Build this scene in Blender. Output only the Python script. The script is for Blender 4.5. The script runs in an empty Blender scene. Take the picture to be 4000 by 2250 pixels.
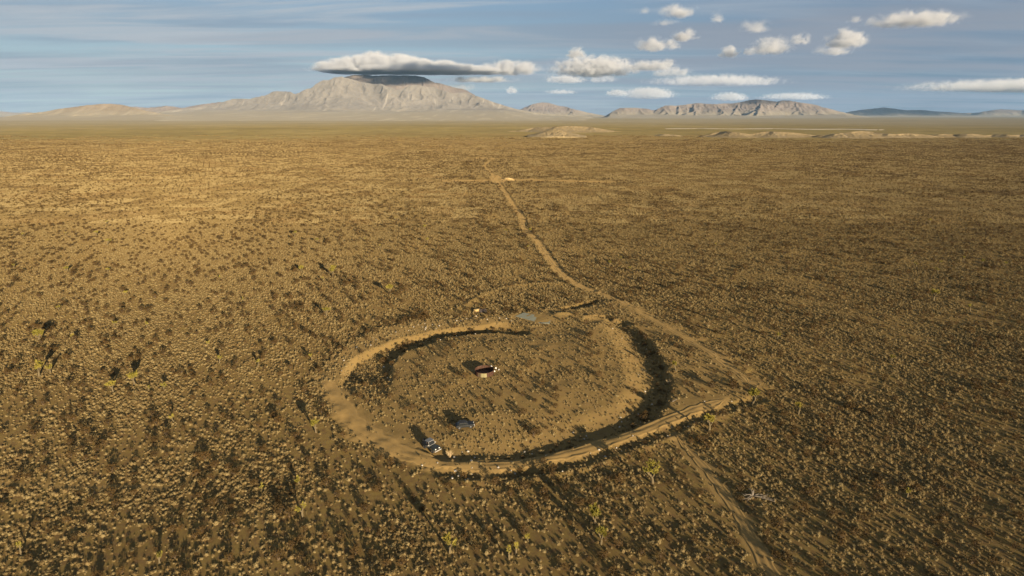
import bpy, math, random
import numpy as np
from mathutils import Vector, Matrix

sc = bpy.context.scene
COL = sc.collection
R = math.radians

# ------------------------------------------------------------------ camera
CAM_H, F_PX, HORIZON = 60.0, 2250.0, 450.0          # photograph pixels (4000 x 2250)
PITCH = math.atan((1125 - HORIZON) / F_PX)
cam_d = bpy.data.cameras.new('camera')
cam_d.lens = 36 * F_PX / 4000
cam_d.sensor_width = 36
cam_d.clip_start, cam_d.clip_end = 1.0, 400000.0
cam = bpy.data.objects.new('camera', cam_d)
cam.location = (0, 0, CAM_H)
cam.rotation_euler = (math.pi / 2 - PITCH, 0, 0)
COL.objects.link(cam)
sc.camera = cam

# ------------------------------------------------------------------ light
SUN_ELEV, SUN_AZ = R(10.0), R(149.0)                  # azimuth clockwise from +Y (behind the camera, to the right)
sun_dir = Vector((math.sin(SUN_AZ) * math.cos(SUN_ELEV), math.cos(SUN_AZ) * math.cos(SUN_ELEV), math.sin(SUN_ELEV)))
sun_d = bpy.data.lights.new('sun', 'SUN')
sun_d.energy = 5.0
sun_d.angle = R(0.5)
sun_d.color = (1.0, 0.81, 0.56)
sun = bpy.data.objects.new('sun', sun_d)
sun.rotation_euler = (-sun_dir).to_track_quat('-Z', 'Y').to_euler()
sun.location = (0, 0, 3000)
COL.objects.link(sun)

world = bpy.data.worlds.new('World')
sc.world = world
world.use_nodes = True
wn, wl = world.node_tree.nodes, world.node_tree.links
wn.clear()


def nd(tree, typ, **kw):
    n = tree.nodes.new(typ)
    for k, v in kw.items():
        setattr(n, k, v)
    return n


def sock(n, i, v):
    n.inputs[i].default_value = v


def maprange(T, val, a, b, c=0.0, d=1.0, smooth=True):
    m = nd(T, 'ShaderNodeMapRange', interpolation_type='SMOOTHSTEP' if smooth else 'LINEAR')
    for k, v in (('From Min', a), ('From Max', b), ('To Min', c), ('To Max', d)): sock(m, k, v)
    T.links.new(val, m.inputs['Value'])
    return m.outputs[0]


def build_world():
    T = world.node_tree
    L = T.links.new
    out = nd(T, 'ShaderNodeOutputWorld')
    bg = nd(T, 'ShaderNodeBackground')
    sock(bg, 'Strength', 0.055)
    sky = nd(T, 'ShaderNodeTexSky', sky_type='NISHITA')
    sky.sun_disc = False
    sky.sun_elevation = SUN_ELEV
    sky.sun_rotation = SUN_AZ
    sky.altitude = 1200
    sky.air_density = 1.0
    sky.dust_density = 0.6
    sky.ozone_density = 1.6
    tc = nd(T, 'ShaderNodeTexCoord')
    sep = nd(T, 'ShaderNodeSeparateXYZ')
    L(tc.outputs['Generated'], sep.inputs[0])
    zc = nd(T, 'ShaderNodeMath', operation='MAXIMUM')
    L(sep.outputs['Z'], zc.inputs[0]); sock(zc, 1, 0.0)
    za = nd(T, 'ShaderNodeMath', operation='ADD')
    L(zc.outputs[0], za.inputs[0]); sock(za, 1, 0.035)
    def div(a):
        d = nd(T, 'ShaderNodeMath', operation='DIVIDE')
        L(sep.outputs[a], d.inputs[0]); L(za.outputs[0], d.inputs[1])
        return d
    dx, dy = div('X'), div('Y')
    comb = nd(T, 'ShaderNodeCombineXYZ')
    L(dx.outputs[0], comb.inputs[0]); L(dy.outputs[0], comb.inputs[1])

    def layer(rot, scale, loc, nscale, detail, rough, dist, lo, hi):
        m = nd(T, 'ShaderNodeMapping')
        sock(m, 'Rotation', (0, 0, rot)); sock(m, 'Scale', scale); sock(m, 'Location', loc)
        L(comb.outputs[0], m.inputs[0])
        n = nd(T, 'ShaderNodeTexNoise')
        sock(n, 'Scale', nscale); sock(n, 'Detail', detail); sock(n, 'Roughness', rough); sock(n, 'Distortion', dist)
        L(m.outputs[0], n.inputs['Vector'])
        mr = nd(T, 'ShaderNodeMapRange', interpolation_type='SMOOTHSTEP')
        sock(mr, 'From Min', lo); sock(mr, 'From Max', hi)
        L(n.outputs['Fac'], mr.inputs['Value'])
        return mr

    def mul(a, b):
        m = nd(T, 'ShaderNodeMath', operation='MULTIPLY', use_clamp=True)
        for i, v in enumerate((a, b)):
            if isinstance(v, (int, float)):
                sock(m, i, v)
            else:
                L(v, m.inputs[i])
        return m.outputs[0]

    cirrus = layer(R(16), (0.30, 1.1, 1), (3.1, 1.7, 0), 1.0, 10, 0.60, 0.8, 0.42, 0.64)
    veil = layer(R(-6), (0.16, 0.50, 1), (1.3, 4.2, 0), 1.0, 6, 0.55, 0.3, 0.38, 0.66)
    deck = layer(R(4), (0.15, 0.62, 1), (7.3, 2.6, 0), 1.0, 8, 0.55, 0.5, 0.41, 0.60)
    # thin grey deck towards the side where the sky is greyer (to the right of the view), cirrus on the other
    side = nd(T, 'ShaderNodeMapRange', interpolation_type='SMOOTHSTEP')
    sock(side, 'From Min', -0.35); sock(side, 'From Max', 0.65)
    L(sep.outputs['X'], side.inputs['Value'])
    inv = nd(T, 'ShaderNodeMath', operation='SUBTRACT')
    sock(inv, 0, 1.0); L(side.outputs[0], inv.inputs[1])
    # thin high veil that thins out towards the zenith
    milk = nd(T, 'ShaderNodeMapRange', interpolation_type='SMOOTHSTEP')
    sock(milk, 'From Min', 0.05); sock(milk, 'From Max', 0.65); sock(milk, 'To Min', 0.86); sock(milk, 'To Max', 0.10)
    L(sep.outputs['Z'], milk.inputs['Value'])

    def mix(fac, a, b):
        m = nd(T, 'ShaderNodeMix', data_type='RGBA')
        if isinstance(fac, (int, float)):
            sock(m, 0, fac)
        else:
            L(fac, m.inputs[0])
        for i, v in ((6, a), (7, b)):
            if isinstance(v, tuple):
                sock(m, i, v)
            else:
                L(v, m.inputs[i])
        return m.outputs[2]

    low = nd(T, 'ShaderNodeMapRange', interpolation_type='SMOOTHSTEP')
    sock(low, 'From Min', 0.0); sock(low, 'From Max', 0.22)
    L(sep.outputs['Z'], low.inputs['Value'])
    left_c = mix(low.outputs[0], (2.50, 3.15, 3.45, 1), (1.30, 1.95, 2.80, 1))
    right_c = mix(low.outputs[0], (0.45, 0.95, 1.80, 1), (1.08, 1.60, 2.42, 1))
    c1 = mix(milk.outputs[0], sky.outputs[0], mix(side.outputs[0], left_c, right_c))
    c2 = mix(mul(veil.outputs[0], 0.75), c1, (1.75, 2.10, 2.65, 1))
    c3 = mix(mul(mul(cirrus.outputs[0], 0.95), maprange(T, inv.outputs[0], 0, 1, 0.3, 1.0)), c2, (3.0, 3.3, 3.6, 1))
    c4 = mix(mul(mul(deck.outputs[0], 0.9), maprange(T, side.outputs[0], 0, 1, 0.35, 1.0)), c3, (1.85, 2.08, 2.50, 1))
    L(c4, bg.inputs['Color'])
    L(bg.outputs[0], out.inputs['Surface'])


build_world()

sc.view_settings.view_transform = 'Standard'
sc.view_settings.look = 'None'
sc.view_settings.gamma = 1.0
sc.view_settings.use_curve_mapping = False
sc.view_settings.exposure = 1.45
sc.render.engine = 'CYCLES'
sc.cycles.volume_bounces = 2
sc.cycles.max_bounces = 6

# ------------------------------------------------------------------ helpers
rng = np.random.default_rng(11)
random.seed(5)


def tag(o, label=None, cat=None, group=None, kind=None):
    if label: o['label'] = label
    if cat: o['category'] = cat
    if group: o['group'] = group
    if kind: o['kind'] = kind
    return o


def link(name, me, parent=None, mat=None):
    o = bpy.data.objects.new(name, me)
    COL.objects.link(o)
    if parent: o.parent = parent
    if mat:
        me.materials.clear()
        me.materials.append(mat)
    return o


def empty(name, loc, rz=0.0):
    o = bpy.data.objects.new(name, None)
    o.location = loc
    o.rotation_euler = (0, 0, rz)
    o.empty_display_size = 0.3
    COL.objects.link(o)
    return o


def mesh(name, v, f, smooth=False):
    me = bpy.data.meshes.new(name)
    me.from_pydata([tuple(map(float, p)) for p in v], [], f)
    if smooth:
        me.shade_smooth()
    me.update()
    return me


def grid_mesh(name, P, smooth=True):
    """P: (nv, nu, 3) array of points -> quad grid."""
    nv, nu = P.shape[:2]
    me = bpy.data.meshes.new(name)
    me.vertices.add(nv * nu)
    me.vertices.foreach_set('co', P.reshape(-1).astype(np.float32))
    i = np.arange(nv * nu).reshape(nv, nu)
    q = np.stack([i[:-1, :-1], i[:-1, 1:], i[1:, 1:], i[1:, :-1]], -1).reshape(-1, 4)
    n = len(q)
    me.loops.add(n * 4)
    me.loops.foreach_set('vertex_index', q.reshape(-1).astype(np.int32))
    me.polygons.add(n)
    me.polygons.foreach_set('loop_start', np.arange(0, n * 4, 4, dtype=np.int32))
    me.polygons.foreach_set('loop_total', np.full(n, 4, dtype=np.int32))
    me.update(calc_edges=True)
    me.validate()
    if smooth:
        me.shade_smooth()
    return me


class MB:
    def __init__(s):
        s.v, s.f = [], []

    def add(s, v, f):
        b = len(s.v)
        s.v += [tuple(p) for p in v]
        s.f += [tuple(i + b for i in q) for q in f]

    def box(s, c, d, M=None):
        v = [Vector((x * d[0] / 2, y * d[1] / 2, z * d[2] / 2)) + Vector(c) for x in (-1, 1) for y in (-1, 1) for z in (-1, 1)]
        if M: v = [M @ p for p in v]
        s.add(v, [(0, 1, 3, 2), (4, 6, 7, 5), (0, 4, 5, 1), (2, 3, 7, 6), (0, 2, 6, 4), (1, 5, 7, 3)])

    def prism(s, prof, axis_half):
        """prof: list of (x, z); extruded along y from -axis_half to axis_half."""
        n = len(prof)
        v = [(x, -axis_half, z) for x, z in prof] + [(x, axis_half, z) for x, z in prof]
        f = [tuple(range(n))[::-1], tuple(range(n, 2 * n))]
        f += [(i, (i + 1) % n, n + (i + 1) % n, n + i) for i in range(n)]
        s.add(v, [q[::-1] for q in f])

    def tube(s, pts, rad, n=6, cap=True):
        rings = []
        for i, p in enumerate(pts):
            p = Vector(p)
            a = Vector(pts[max(0, i - 1)]); b = Vector(pts[min(len(pts) - 1, i + 1)])
            d = (b - a).normalized()
            u = d.cross(Vector((0.3, 0.2, 1)) if abs(d.z) < 0.9 else Vector((1, 0, 0))).normalized()
            w = d.cross(u)
            r = rad[i] if isinstance(rad, (list, tuple)) else rad
            rings.append([p + (u * math.cos(2 * math.pi * k / n) + w * math.sin(2 * math.pi * k / n)) * r for k in range(n)])
        v = [q for rg in rings for q in rg]
        f = []
        for i in range(len(pts) - 1):
            for k in range(n):
                f.append((i * n + k, i * n + (k + 1) % n, (i + 1) * n + (k + 1) % n, (i + 1) * n + k))
        if cap:
            f.append(tuple(range(n))[::-1]); f.append(tuple(range((len(pts) - 1) * n, len(pts) * n)))
        s.add(v, f)

    def mesh(s, name, smooth=False):
        return mesh(name, s.v, s.f, smooth)

    def obj(s, name, mat, parent=None, smooth=False, bevel=0.0):
        o = link(name, s.mesh(name, smooth), parent, mat)
        if bevel:
            m = o.modifiers.new('bevel', 'BEVEL'); m.width = bevel; m.segments = 2; m.limit_method = 'ANGLE'
        return o


# ---- numpy noise
def _hash(ix, iy, seed):
    h = (ix.astype(np.int64) * 374761393 + iy.astype(np.int64) * 668265263 + seed * 974634777) & 0x7fffffff
    h = ((h ^ (h >> 13)) * 1274126177) & 0x7fffffff
    h = (h ^ (h >> 16)) & 0xffffff
    return h / float(0xffffff)


def vnoise(x, y, seed=0):
    ix, iy = np.floor(x), np.floor(y)
    fx, fy = x - ix, y - iy
    fx = fx * fx * fx * (fx * (fx * 6 - 15) + 10)
    fy = fy * fy * fy * (fy * (fy * 6 - 15) + 10)
    ix, iy = ix.astype(np.int64), iy.astype(np.int64)
    a, b = _hash(ix, iy, seed), _hash(ix + 1, iy, seed)
    c, d = _hash(ix, iy + 1, seed), _hash(ix + 1, iy + 1, seed)
    return (a * (1 - fx) + b * fx) * (1 - fy) + (c * (1 - fx) + d * fx) * fy


def fbm(x, y, oct=5, seed=0, gain=0.5):
    s, a, t = 0, 1.0, 0
    for o in range(oct):
        s = s + a * vnoise(x * 2 ** o + 17.3 * o, y * 2 ** o - 9.1 * o, seed + o)
        t += a
        a *= gain
    return s / t


def ridged(x, y, oct=5, seed=0, gain=0.5):
    s, a, t, w = 0, 1.0, 0, 1.0
    for o in range(oct):
        n = 1 - np.abs(2 * vnoise(x * 2 ** o + 5.7 * o, y * 2 ** o + 3.3 * o, seed + o) - 1)
        n = n * n * w
        w = np.clip(n * 1.6, 0.25, 1)
        s = s + a * n
        t += a
        a *= gain
    return s / t


def sstep(a, b, x):
    t = np.clip((x - a) / (b - a), 0, 1)
    return t * t * (3 - 2 * t)


# ---- pixels of the photograph to points of the place
def ray(px, py):
    a = (np.asarray(px, float) - 2000) / F_PX
    b = (1125 - np.asarray(py, float)) / F_PX
    return a, math.cos(PITCH) + b * math.sin(PITCH), b * math.cos(PITCH) - math.sin(PITCH)


def flat(px, py, z=0.0):
    dx, dy, dz = ray(px, py)
    t = (z - CAM_H) / dz
    return dx * t, dy * t


def poly(pts):
    p = np.array(pts, float)
    x, y = flat(p[:, 0], p[:, 1])
    return np.stack([x, y], 1)


def project(x, y, z):
    """world -> photograph pixels"""
    zz = z - CAM_H
    dep = y * math.cos(PITCH) - zz * math.sin(PITCH)
    up = y * math.sin(PITCH) + zz * math.cos(PITCH)
    dep = np.where(dep < 1, 1e9, dep)
    return 2000 + F_PX * x / dep, 1125 - F_PX * up / dep, dep


def seg_dist(x, y, P, closed=False):
    """distance to a polyline and the parameter 0..1 along it"""
    best = np.full(x.shape, 1e9)
    par = np.zeros(x.shape)
    n = len(P)
    m = n if closed else n - 1
    for i in range(m):
        a, b = P[i], P[(i + 1) % n]
        d = b - a
        t = np.clip(((x - a[0]) * d[0] + (y - a[1]) * d[1]) / (d @ d + 1e-9), 0, 1)
        q = np.hypot(x - a[0] - t * d[0], y - a[1] - t * d[1])
        k = q < best
        best = np.where(k, q, best)
        par = np.where(k, (i + t) / m, par)
    return best, par


def sdf(x, y, P):
    """signed distance, positive inside"""
    d, _ = seg_dist(x, y, P, True)
    ins = np.zeros(x.shape, bool)
    n = len(P)
    for i in range(n):
        a, b = P[i], P[(i + 1) % n]
        if abs(a[1] - b[1]) < 1e-9: continue
        c = ((a[1] > y) != (b[1] > y)) & (x < (b[0] - a[0]) * (y - a[1]) / (b[1] - a[1]) + a[0])
        ins ^= c
    return np.where(ins, d, -d)


def smooth_line(P, n=4, closed=False):
    """Catmull-Rom"""
    P = np.asarray(P, float)
    N = len(P)
    out = []
    for i in range(N if closed else N - 1):
        g = (lambda k: P[k % N]) if closed else (lambda k: P[min(max(k, 0), N - 1)])
        p0, p1, p2, p3 = g(i - 1), g(i), g(i + 1), g(i + 2)
        for k in range(n):
            t = k / n
            out.append(0.5 * (2 * p1 + (p2 - p0) * t + (2 * p0 - 5 * p1 + 4 * p2 - p3) * t * t + (3 * p1 - p0 - 3 * p2 + p3) * t ** 3))
    if not closed: out.append(P[-1])
    return np.array(out)


# ------------------------------------------------------------------ the earthwork, traced
MOUND = smooth_line(poly([(1524, 1520), (1522, 1470), (1527, 1430), (1547, 1398), (1590, 1370), (1671, 1342), (1745, 1317), (1826, 1305),
                          (1900, 1298), (1994, 1302), (2090, 1305), (2230, 1268), (2340, 1245), (2404, 1262), (2462, 1335), (2505, 1415),
                          (2535, 1497), (2530, 1560), (2480, 1609), (2390, 1655), (2248, 1704), (2124, 1750), (2000, 1776), (1850, 1792),
                          (1740, 1780), (1650, 1735), (1580, 1665), (1540, 1590)]), 3, True)
LEFT_DITCH = smooth_line(poly([(1545, 1560), (1522, 1490), (1525, 1435), (1547, 1398), (1590, 1370), (1671, 1342), (1745, 1317), (1826, 1306),
                               (1900, 1298), (1994, 1302), (2050, 1310), (2048, 1288), (1960, 1266), (1890, 1274), (1807, 1283), (1683, 1303),
                               (1590, 1325), (1497, 1357), (1404, 1400), (1362, 1440), (1338, 1485), (1330, 1530), (1400, 1580), (1470, 1600)]), 3, True)
RIGHT_DITCH = smooth_line(poly([(2395, 1262), (2466, 1348), (2508, 1422), (2538, 1497), (2536, 1559), (2486, 1607), (2398, 1655), (2245, 1704),
                                (2124, 1752), (2000, 1778), (1800, 1793), (1790, 1804), (2000, 1801), (2124, 1790), (2310, 1735), (2435, 1698),
                                (2528, 1660), (2598, 1615), (2636, 1515), (2612, 1460), (2586, 1398), (2530, 1325), (2440, 1254)]), 3, True)
RIGHT_OUTER = RIGHT_DITCH[len(RIGHT_DITCH) * 12 // 24:]
EARTH = poly([(1650, 1812), (1770, 1836), (1880, 1846), (1990, 1843), (2120, 1823), (2250, 1796), (2380, 1753), (2500, 1713), (2620, 1666),
              (2750, 1613), (2860, 1578), (2945, 1552), (2985, 1512), (2890, 1425), (2700, 1310), (2540, 1225), (2420, 1175), (2250, 1190),
              (2000, 1235), (1800, 1245), (1600, 1255), (1450, 1300), (1330, 1370), (1262, 1450), (1265, 1540), (1330, 1630), (1430, 1710), (1540, 1775)])
SCARP = smooth_line(poly([(1650, 1812), (1770, 1836), (1880, 1846), (1990, 1843), (2120, 1823), (2250, 1796), (2380, 1753), (2500, 1713), (2620, 1666),
                          (2750, 1613), (2860, 1578), (2945, 1552)]), 3)
BERM = smooth_line(poly([(1318, 1450), (1348, 1405), (1400, 1365), (1460, 1335), (1540, 1304), (1640, 1279), (1750, 1262), (1880, 1251), (1985, 1250)]), 3)
PIT = poly([(2168, 1206), (2215, 1196), (2262, 1182), (2300, 1172), (2335, 1166), (2350, 1185), (2285, 1210), (2200, 1216)])
ARC = smooth_line(poly([(1800, 1205), (1840, 1180), (1890, 1152), (1950, 1132), (2010, 1117), (2090, 1108), (2190, 1108)]), 3)
SOUTH_BANK = smooth_line(poly([(2180, 1234), (2240, 1232), (2280, 1244), (2320, 1242), (2360, 1246)]), 3)

NORTH_TRACK = smooth_line(poly([(2310, 1135), (2240, 1098), (2195, 1068), (2172, 1040), (2130, 985), (2098, 940), (2060, 905), (2046, 882), (2044, 858), (2036, 842),
                                (2000, 792), (1976, 752), (1952, 718), (1941, 704), (1926, 682), (1905, 662), (1894, 650), (1904, 636), (1921, 624)]), 5)
CROSS_ROAD = smooth_line(poly([(1715, 706), (1800, 705), (1880, 705), (1941, 704), (2050, 704), (2180, 706), (2290, 708), (2355, 709)]), 4)
RING_ROAD = smooth_line(poly([(1262, 1470), (1290, 1520), (1325, 1575), (1375, 1645), (1430, 1692), (1500, 1735), (1580, 1772), (1680, 1802), (1800, 1823), (1920, 1828),
                              (2040, 1815), (2160, 1792), (2290, 1758), (2400, 1722), (2500, 1690), (2600, 1650), (2720, 1605), (2830, 1568)]), 5)
EAST_ROAD = smooth_line(poly([(2230, 1105), (2330, 1140), (2440, 1188), (2560, 1258), (2680, 1330), (2780, 1392), (2860, 1450), (2925, 1508)]), 5)
WASH = smooth_line(poly([(2640, 1700), (2700, 1770), (2750, 1822), (2790, 1870), (2830, 1925), (2880, 2000), (2920, 2070), (2962, 2140), (3010, 2235), (3050, 2330)]), 4)
FAINT = smooth_line(poly([(-120, 1885), (60, 1893), (200, 1899), (340, 1906), (480, 1900), (650, 1905)]), 4)
FAINT_B = smooth_line(poly([(3200, 1028), (3300, 1050), (3480, 1078), (3590, 1100), (3720, 1128)]), 4)
FAR_ROAD = smooth_line(poly([(1921, 624), (2000, 612), (2120, 595), (2260, 578), (2400, 562), (2520, 556)]), 4)


PAD = poly([(1915, 690), (1945, 686), (1962, 698), (1975, 708), (1950, 715), (1925, 713)])
PAD2 = poly([(1856, 617), (1880, 615.5), (1925, 617), (1930, 622), (1900, 621.5), (1860, 620.5)])


def road_d(x, y):
    """bare strip factor 0..1 and nothing else"""
    b = np.zeros(x.shape)
    for P, w in ((NORTH_TRACK, 1.9), (CROSS_ROAD, 3.0), (RING_ROAD, 3.4), (EAST_ROAD, 1.4), (WASH, 1.35), (FAINT, 0.9), (FAINT_B, 1.0), (FAR_ROAD, 2.5)):
        d, t = seg_dist(x, y, P)
        ww = np.full(x.shape, w)
        if P is RING_ROAD:
            ww = np.interp(t, [0, .15, .3, .45, .55, 1.0], [1.8, 2.6, 3.0, 2.3, 1.9, 1.9])
        if P is FAINT: ww = ww * (0.1 + 1.1 * vnoise(x * 0.15, y * 0.15, 3))
        b = np.maximum(b, 1 - sstep(ww * 0.75, ww * 1.35, d + (vnoise(x * .6, y * .6, 9) - .5) * ww * 0.9))
    d, t = seg_dist(x, y, CROSS_ROAD)
    b = np.maximum(b, .85 * (1 - sstep(7, 13, d + (vnoise(x * .1, y * .1, 8) - .5) * 8)))
    for Q in (PAD, PAD2):
        k = (y > 400)
        if k.any():
            q = sdf(x[k], y[k], Q)
            b[k] = np.maximum(b[k], sstep(-2, 1, q))
    return b


def near_ring(x, y):
    return (x > -75) & (x < 85) & (y > 70) & (y < 235)


def height(x, y):
    x, y = np.asarray(x, float), np.asarray(y, float)
    z = (fbm(x / 45, y / 45, 3, 21) - 0.5) * 1.0 + (fbm(x / 5, y / 5, 3, 31) - 0.5) * 0.16
    far = sstep(1200, 4000, np.hypot(x, y))
    z = z + far * (fbm(x / 900, y / 900, 3, 41) - 0.5) * 8
    k = near_ring(x, y)
    if k.any():
        z = np.array(z)
        X, Y = x[k], y[k]
        h = np.zeros(X.shape)
        wob = (fbm(X / 3.2, Y / 3.2, 4, 51) - 0.5) * 2.2
        e = sdf(X, Y, EARTH)
        m = sdf(X, Y, MOUND) + wob * .5
        h += (0.12 + 0.42 * fbm(X / 7, Y / 7, 3, 63)) * sstep(-2.4, 1.2, e + wob)
        h += (fbm(X / 1.7, Y / 1.7, 3, 66) - .5) * 0.5 * (sstep(-5, -1, e) * (1 - sstep(0, 3, e)) + .04)     # rough, gullied soil
        h += 0.70 * sstep(0.0, 16, m)                                    # the mound rises gently to its middle
        l = sdf(X, Y, LEFT_DITCH) + wob * .6
        ld = 1.45 * sstep(-1.0, 1.0, l)
        fade = sstep(116, 131, Y)                  # the ditch runs out towards the sandy road
        h -= ld * (0.05 + 0.95 * fade)
        r = sdf(X, Y, RIGHT_DITCH) + wob * .6
        deep = np.interp(Y, [88, 100, 112, 135, 165], [0.6, 0.85, 1.4, 1.5, 1.0])
        dO, _ = seg_dist(X, Y, RIGHT_OUTER)
        u_ = np.where((r > 0) | (m > -1.8), np.maximum(dO + wob * .6, m), 0)                                              # steep outside, a long easy slope on the mound side
        h -= deep * sstep(0.0, 1.6, u_) * sstep(6.5, -1.5, m) * (1 - sstep(3.0, 10.0, -r))
        d, t = seg_dist(X, Y, BERM)
        ((0.55 + .55 * fbm(X / 8, Y / 8, 2, 68) + .35 * sstep(.05, .2, t) * (1 - sstep(.7, .9, t))) * np.minimum(1, 4 * t + .15) * (1 - sstep(2.0, 3.7, d + wob)))
        d, t = seg_dist(X, Y, SCARP)
        out = e < 0
        h -= np.where(out, (0.1 + .45 * fbm(X / 7, Y / 7, 2, 64)) * (1 - sstep(0.8, 2.4, d + wob)), 0)      # a shallow gutter at the foot of the outer scarp
        h += np.where(out, (0.05 + 0.65 * fbm(X / 6, Y / 6, 3, 61)) * np.exp(-((d - 3.1) / 0.75) ** 2) * np.minimum(1, t * 6) * (1 - .55 * sstep(.6, .85, t)), 0)
        p = sdf(X, Y, PIT)
        h -= 0.9 * sstep(0.0, 2.2, p + wob)
        d, t = seg_dist(X, Y, ARC)
        h += 0.36 * fbm(X / 5, Y / 5, 2, 67) * 2 * np.exp(-(d / 1.3) ** 2)
        d, t = seg_dist(X, Y, SOUTH_BANK)
        h += 0.5 * np.exp(-(d / 1.4) ** 2)
        z[k] += h
    # ruts and low windrows of the track that runs away
    d, t = seg_dist(x, y, NORTH_TRACK)
    z = z - 0.18 * (1 - sstep(1.2, 2.2, d)) + 0.22 * np.exp(-((d - 2.9) / 0.7) ** 2)
    d, t = seg_dist(x, y, WASH)
    z = z - 0.15 * (1 - sstep(1.0, 2.4, d))
    return z


def at(px, py, up=0.0):
    """the point of the ground (plus up) seen at a pixel"""
    z = 0.0
    for _ in range(6):
        x, y = flat(px, py, z + up)
        z = float(height(np.array([x]), np.array([y]))[0])
    return Vector((float(x), float(y), z))


# ------------------------------------------------------------------ materials
ROUGH = ('desert_floor', 'track_sand', 'bursage_leaf', 'creosote_leaf')


def material(name):
    m = bpy.data.materials.new(name)
    m.use_nodes = True
    T = m.node_tree
    T.nodes.clear()
    out = nd(T, 'ShaderNodeOutputMaterial')
    b = nd(T, 'ShaderNodeBsdfPrincipled')
    T.links.new(b.outputs[0], out.inputs['Surface'])
    sock(b, 'Roughness', 0.9)
    sock(b, 'Specular IOR Level', 0.2)
    sock(b, 'Diffuse Roughness', 0.55 if name in ROUGH else (0.5 if name in ('mountain_rock', 'hill_rock', 'far_rock') else 0.0))
    return m, T, b, out


def ramp(T, fac, stops):
    r = nd(T, 'ShaderNodeValToRGB')
    e = r.color_ramp.elements
    while len(e) < len(stops): e.new(0.5)
    for q, (p, c) in zip(e, stops):
        q.position = p
        q.color = (*c, 1)
    T.links.new(fac, r.inputs[0])
    return r.outputs[0]


def noise_fac(T, scale, detail=6, rough=0.55, vec=None, dist=0.0):
    n = nd(T, 'ShaderNodeTexNoise')
    sock(n, 'Scale', scale); sock(n, 'Detail', detail); sock(n, 'Roughness', rough); sock(n, 'Distortion', dist)
    if vec is not None: T.links.new(vec, n.inputs['Vector'])
    return n.outputs['Fac']


def mixc(T, fac, a, b, blend='MIX'):
    m = nd(T, 'ShaderNodeMix', data_type='RGBA', blend_type=blend)
    if isinstance(fac, (int, float)): sock(m, 0, fac)
    else: T.links.new(fac, m.inputs[0])
    for i, v in ((6, a), (7, b)):
        if isinstance(v, tuple): sock(m, i, (*v, 1))
        else: T.links.new(v, m.inputs[i])
    return m.outputs[2]


def plain(name, col, rough=0.8, var=0.15, scale=3.0, metal=0.0, spec=0.3):
    m, T, b, _ = material(name)
    tc = nd(T, 'ShaderNodeTexCoord')
    f = noise_fac(T, scale, 5, 0.6, tc.outputs['Object'])
    lo = tuple(c * (1 - var) for c in col); hi = tuple(min(1, c * (1 + var)) for c in col)
    T.links.new(ramp(T, f, [(0.3, lo), (0.7, hi)]), b.inputs['Base Color'])
    sock(b, 'Roughness', rough); sock(b, 'Metallic', metal); sock(b, 'Specular IOR Level', spec)
    return m


def plant(name, cols, trans=0.25, wscale=0.5):
    m, T, b, out = material(name)
    oi = nd(T, 'ShaderNodeObjectInfo')
    ge = nd(T, 'ShaderNodeNewGeometry')
    f = noise_fac(T, wscale, 3, 0.6, ge.outputs['Position'])
    a = nd(T, 'ShaderNodeMath', operation='ADD'); T.links.new(oi.outputs['Random'], a.inputs[0]); T.links.new(f, a.inputs[1])
    h = nd(T, 'ShaderNodeMath', operation='MULTIPLY'); T.links.new(a.outputs[0], h.inputs[0]); sock(h, 1, 0.5)
    cols = [(q[0] * .88, q[1] * .85, q[2] * .75) for q in cols]
    n = len(cols)
    c = ramp(T, h.outputs[0], [(0.18 + 0.64 * i / (n - 1), q) for i, q in enumerate(cols)])
    T.links.new(c, b.inputs['Base Color'])
    tr = nd(T, 'ShaderNodeBsdfTranslucent')
    T.links.new(c, tr.inputs[0])
    mx = nd(T, 'ShaderNodeMixShader'); sock(mx, 0, trans)
    T.links.new(b.outputs[0], mx.inputs[1]); T.links.new(tr.outputs[0], mx.inputs[2])
    T.links.new(mx.outputs[0], out.inputs['Surface'])
    return m


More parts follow.
